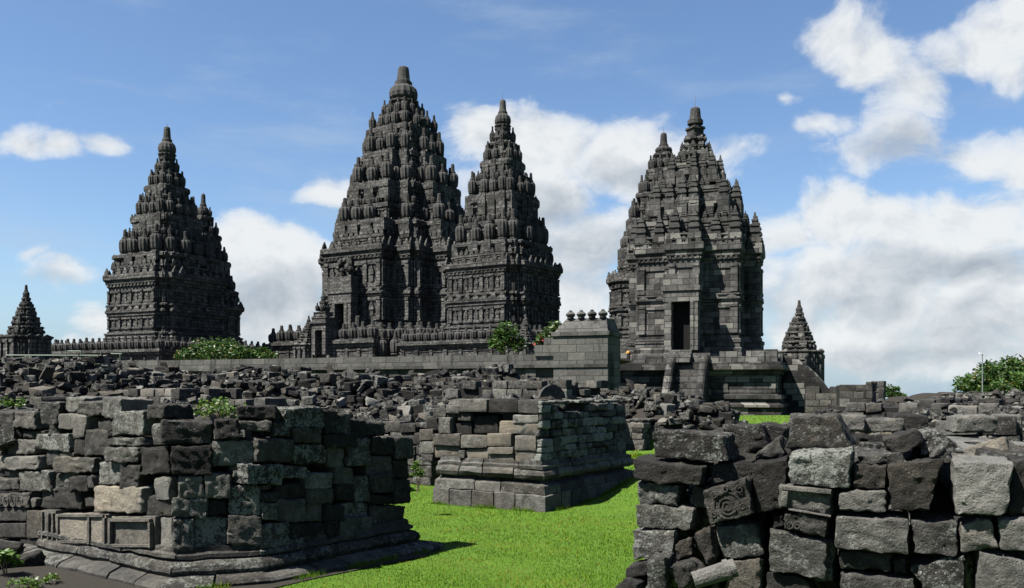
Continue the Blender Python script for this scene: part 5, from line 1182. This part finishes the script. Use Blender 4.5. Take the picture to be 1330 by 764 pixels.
# ------------------------------------------------------------------ small things
# tubular scaffold rail before the wall
Ds = 66; s = Ds/F; root = empty('scaffold_railing', at(110, 505, Ds)-Vector((0, 0, 2.2)), 0, 'thin greenish pipe railing standing in front of the wall at the far left', 'railing'); base = root.location.copy()
def bar(x0, y0, x1, y1, nm, r=.035):
    mb = MB(); mb.tube(at(x0, y0, Ds)-base, at(x1, y1, Ds)-base, r, seg=6); mb.build(nm, MPIPE, root)
for x in (86, 105, 131, 156): bar(x, 455 if x < 150 else 459, x, 560, 'post')
for (x0, x1, y) in ((8, 132, 461.5), (66, 122, 476.5), (88, 106, 456), (144, 158, 459.5), (100, 160, 481)): bar(x0, y, x1, y+.3, 'rail')
bar(116, 466, 128, 482, 'brace'); bar(138, 466, 152, 482, 'brace')
# lamp post
D = 92; c = at(1276, 505, D); c.z = 0; root = empty('lamp_post', c, 0, 'slim grey lamp post with a white lamp head, in front of the right-hand tree', 'lamp post')
hz_ = EYE+(HY-457)*D/F
mb = MB(); mb.tube((0, 0, 0), (0, 0, hz_), .07, .05, 8); mb.build('pole', MSTL, root)
mb = MB(); mb.box(-.34, .02, -.09, .09, hz_-.24, hz_-.06); mb.build('lamp_head', MWHT, root)
# person on the terrace
def person(loc, rz, label):
    me = bpy.data.meshes.new('person'); J = [(0, 0, .95), (0, 0, 1.15), (0, 0, 1.38), (0, .0, 1.47), (0, -.01, 1.56), (0, -.01, 1.66), (.1, 0, .88), (.11, -.02, .48), (.11, 0, .08), (.11, -.14, .03), (-.1, 0, .88), (-.11, .02, .48), (-.11, .05, .08), (-.11, -.09, .03),
         (.17, 0, 1.38), (.24, -.02, 1.12), (.3, -.16, .98), (.33, -.24, .96), (-.17, 0, 1.38), (-.25, .0, 1.11), (-.24, -.1, .88), (-.24, -.13, .8)]
    Ed = [(0,1),(1,2),(2,3),(3,4),(4,5),(0,6),(6,7),(7,8),(8,9),(0,10),(10,11),(11,12),(12,13),(2,14),(14,15),(15,16),(16,17),(2,18),(18,19),(19,20),(20,21)]
    rad = [.14, .13, .13, .055, .085, .09, .085, .06, .045, .035, .085, .06, .045, .035, .06, .042, .033, .028, .06, .042, .033, .028]
    me.from_pydata(J, Ed, []); o = bpy.data.objects.new('person', me); COL.objects.link(o); o.location = loc; o.rotation_euler = (0, 0, rz)
    md = o.modifiers.new('skin', 'SKIN'); 
    if not me.skin_vertices: 
        bpy.context.view_layer.objects.active = o; bpy.ops.object.select_all(action='DESELECT'); o.select_set(True); bpy.ops.mesh.customdata_skin_add()
    for i, r in enumerate(rad): me.skin_vertices[0].data[i].radius = (r, r); me.skin_vertices[0].data[i].use_root = (i == 0)
    sb = o.modifiers.new('sub', 'SUBSURF'); sb.levels = 2; sb.render_levels = 2
    me.materials.append(flat_mat('skin', (.35, .2, .12))); setp(o, label, 'person')
    mb = MB(); mb.lathe([(.10, 1.62), (.115, 1.66), (.11, 1.72), (.07, 1.765), (0, 1.78)], 0, .01, 12); mb.build('hair', flat_mat('black_hair', (.012, .01, .01)), o, True)
    mb = MB(); mb.lathe([(.19, .88), (.185, 1.1), (.20, 1.3), (.19, 1.4), (.09, 1.47)], 0, 0, 14); mb.tube((.16, 0, 1.4), (.25, -.02, 1.12), .085, .065, 10); mb.tube((-.16, 0, 1.4), (-.26, 0, 1.11), .085, .065, 10); mb.build('shirt', flat_mat('orange_shirt', (.35, .17, .03)), o, True)
    mb = MB(); mb.tube((.1, 0, .95), (.11, -.02, .48), .115, .085, 10); mb.tube((.11, -.02, .48), (.11, 0, .1), .085, .07, 10); mb.tube((-.1, 0, .95), (-.11, .02, .48), .115, .085, 10); mb.tube((-.11, .02, .48), (-.11, .05, .1), .085, .07, 10); mb.build('trousers', flat_mat('dark_trousers', (.03, .03, .05)), o, True)
    return o
c = at(816, 456, 84); c.z = EYE+(HY-474)*87/F
p_ = person(c, .3, 'distant person in an orange-yellow top behind the parapet, just right of the gate pier'); p_.scale = (.82, .82, .82)
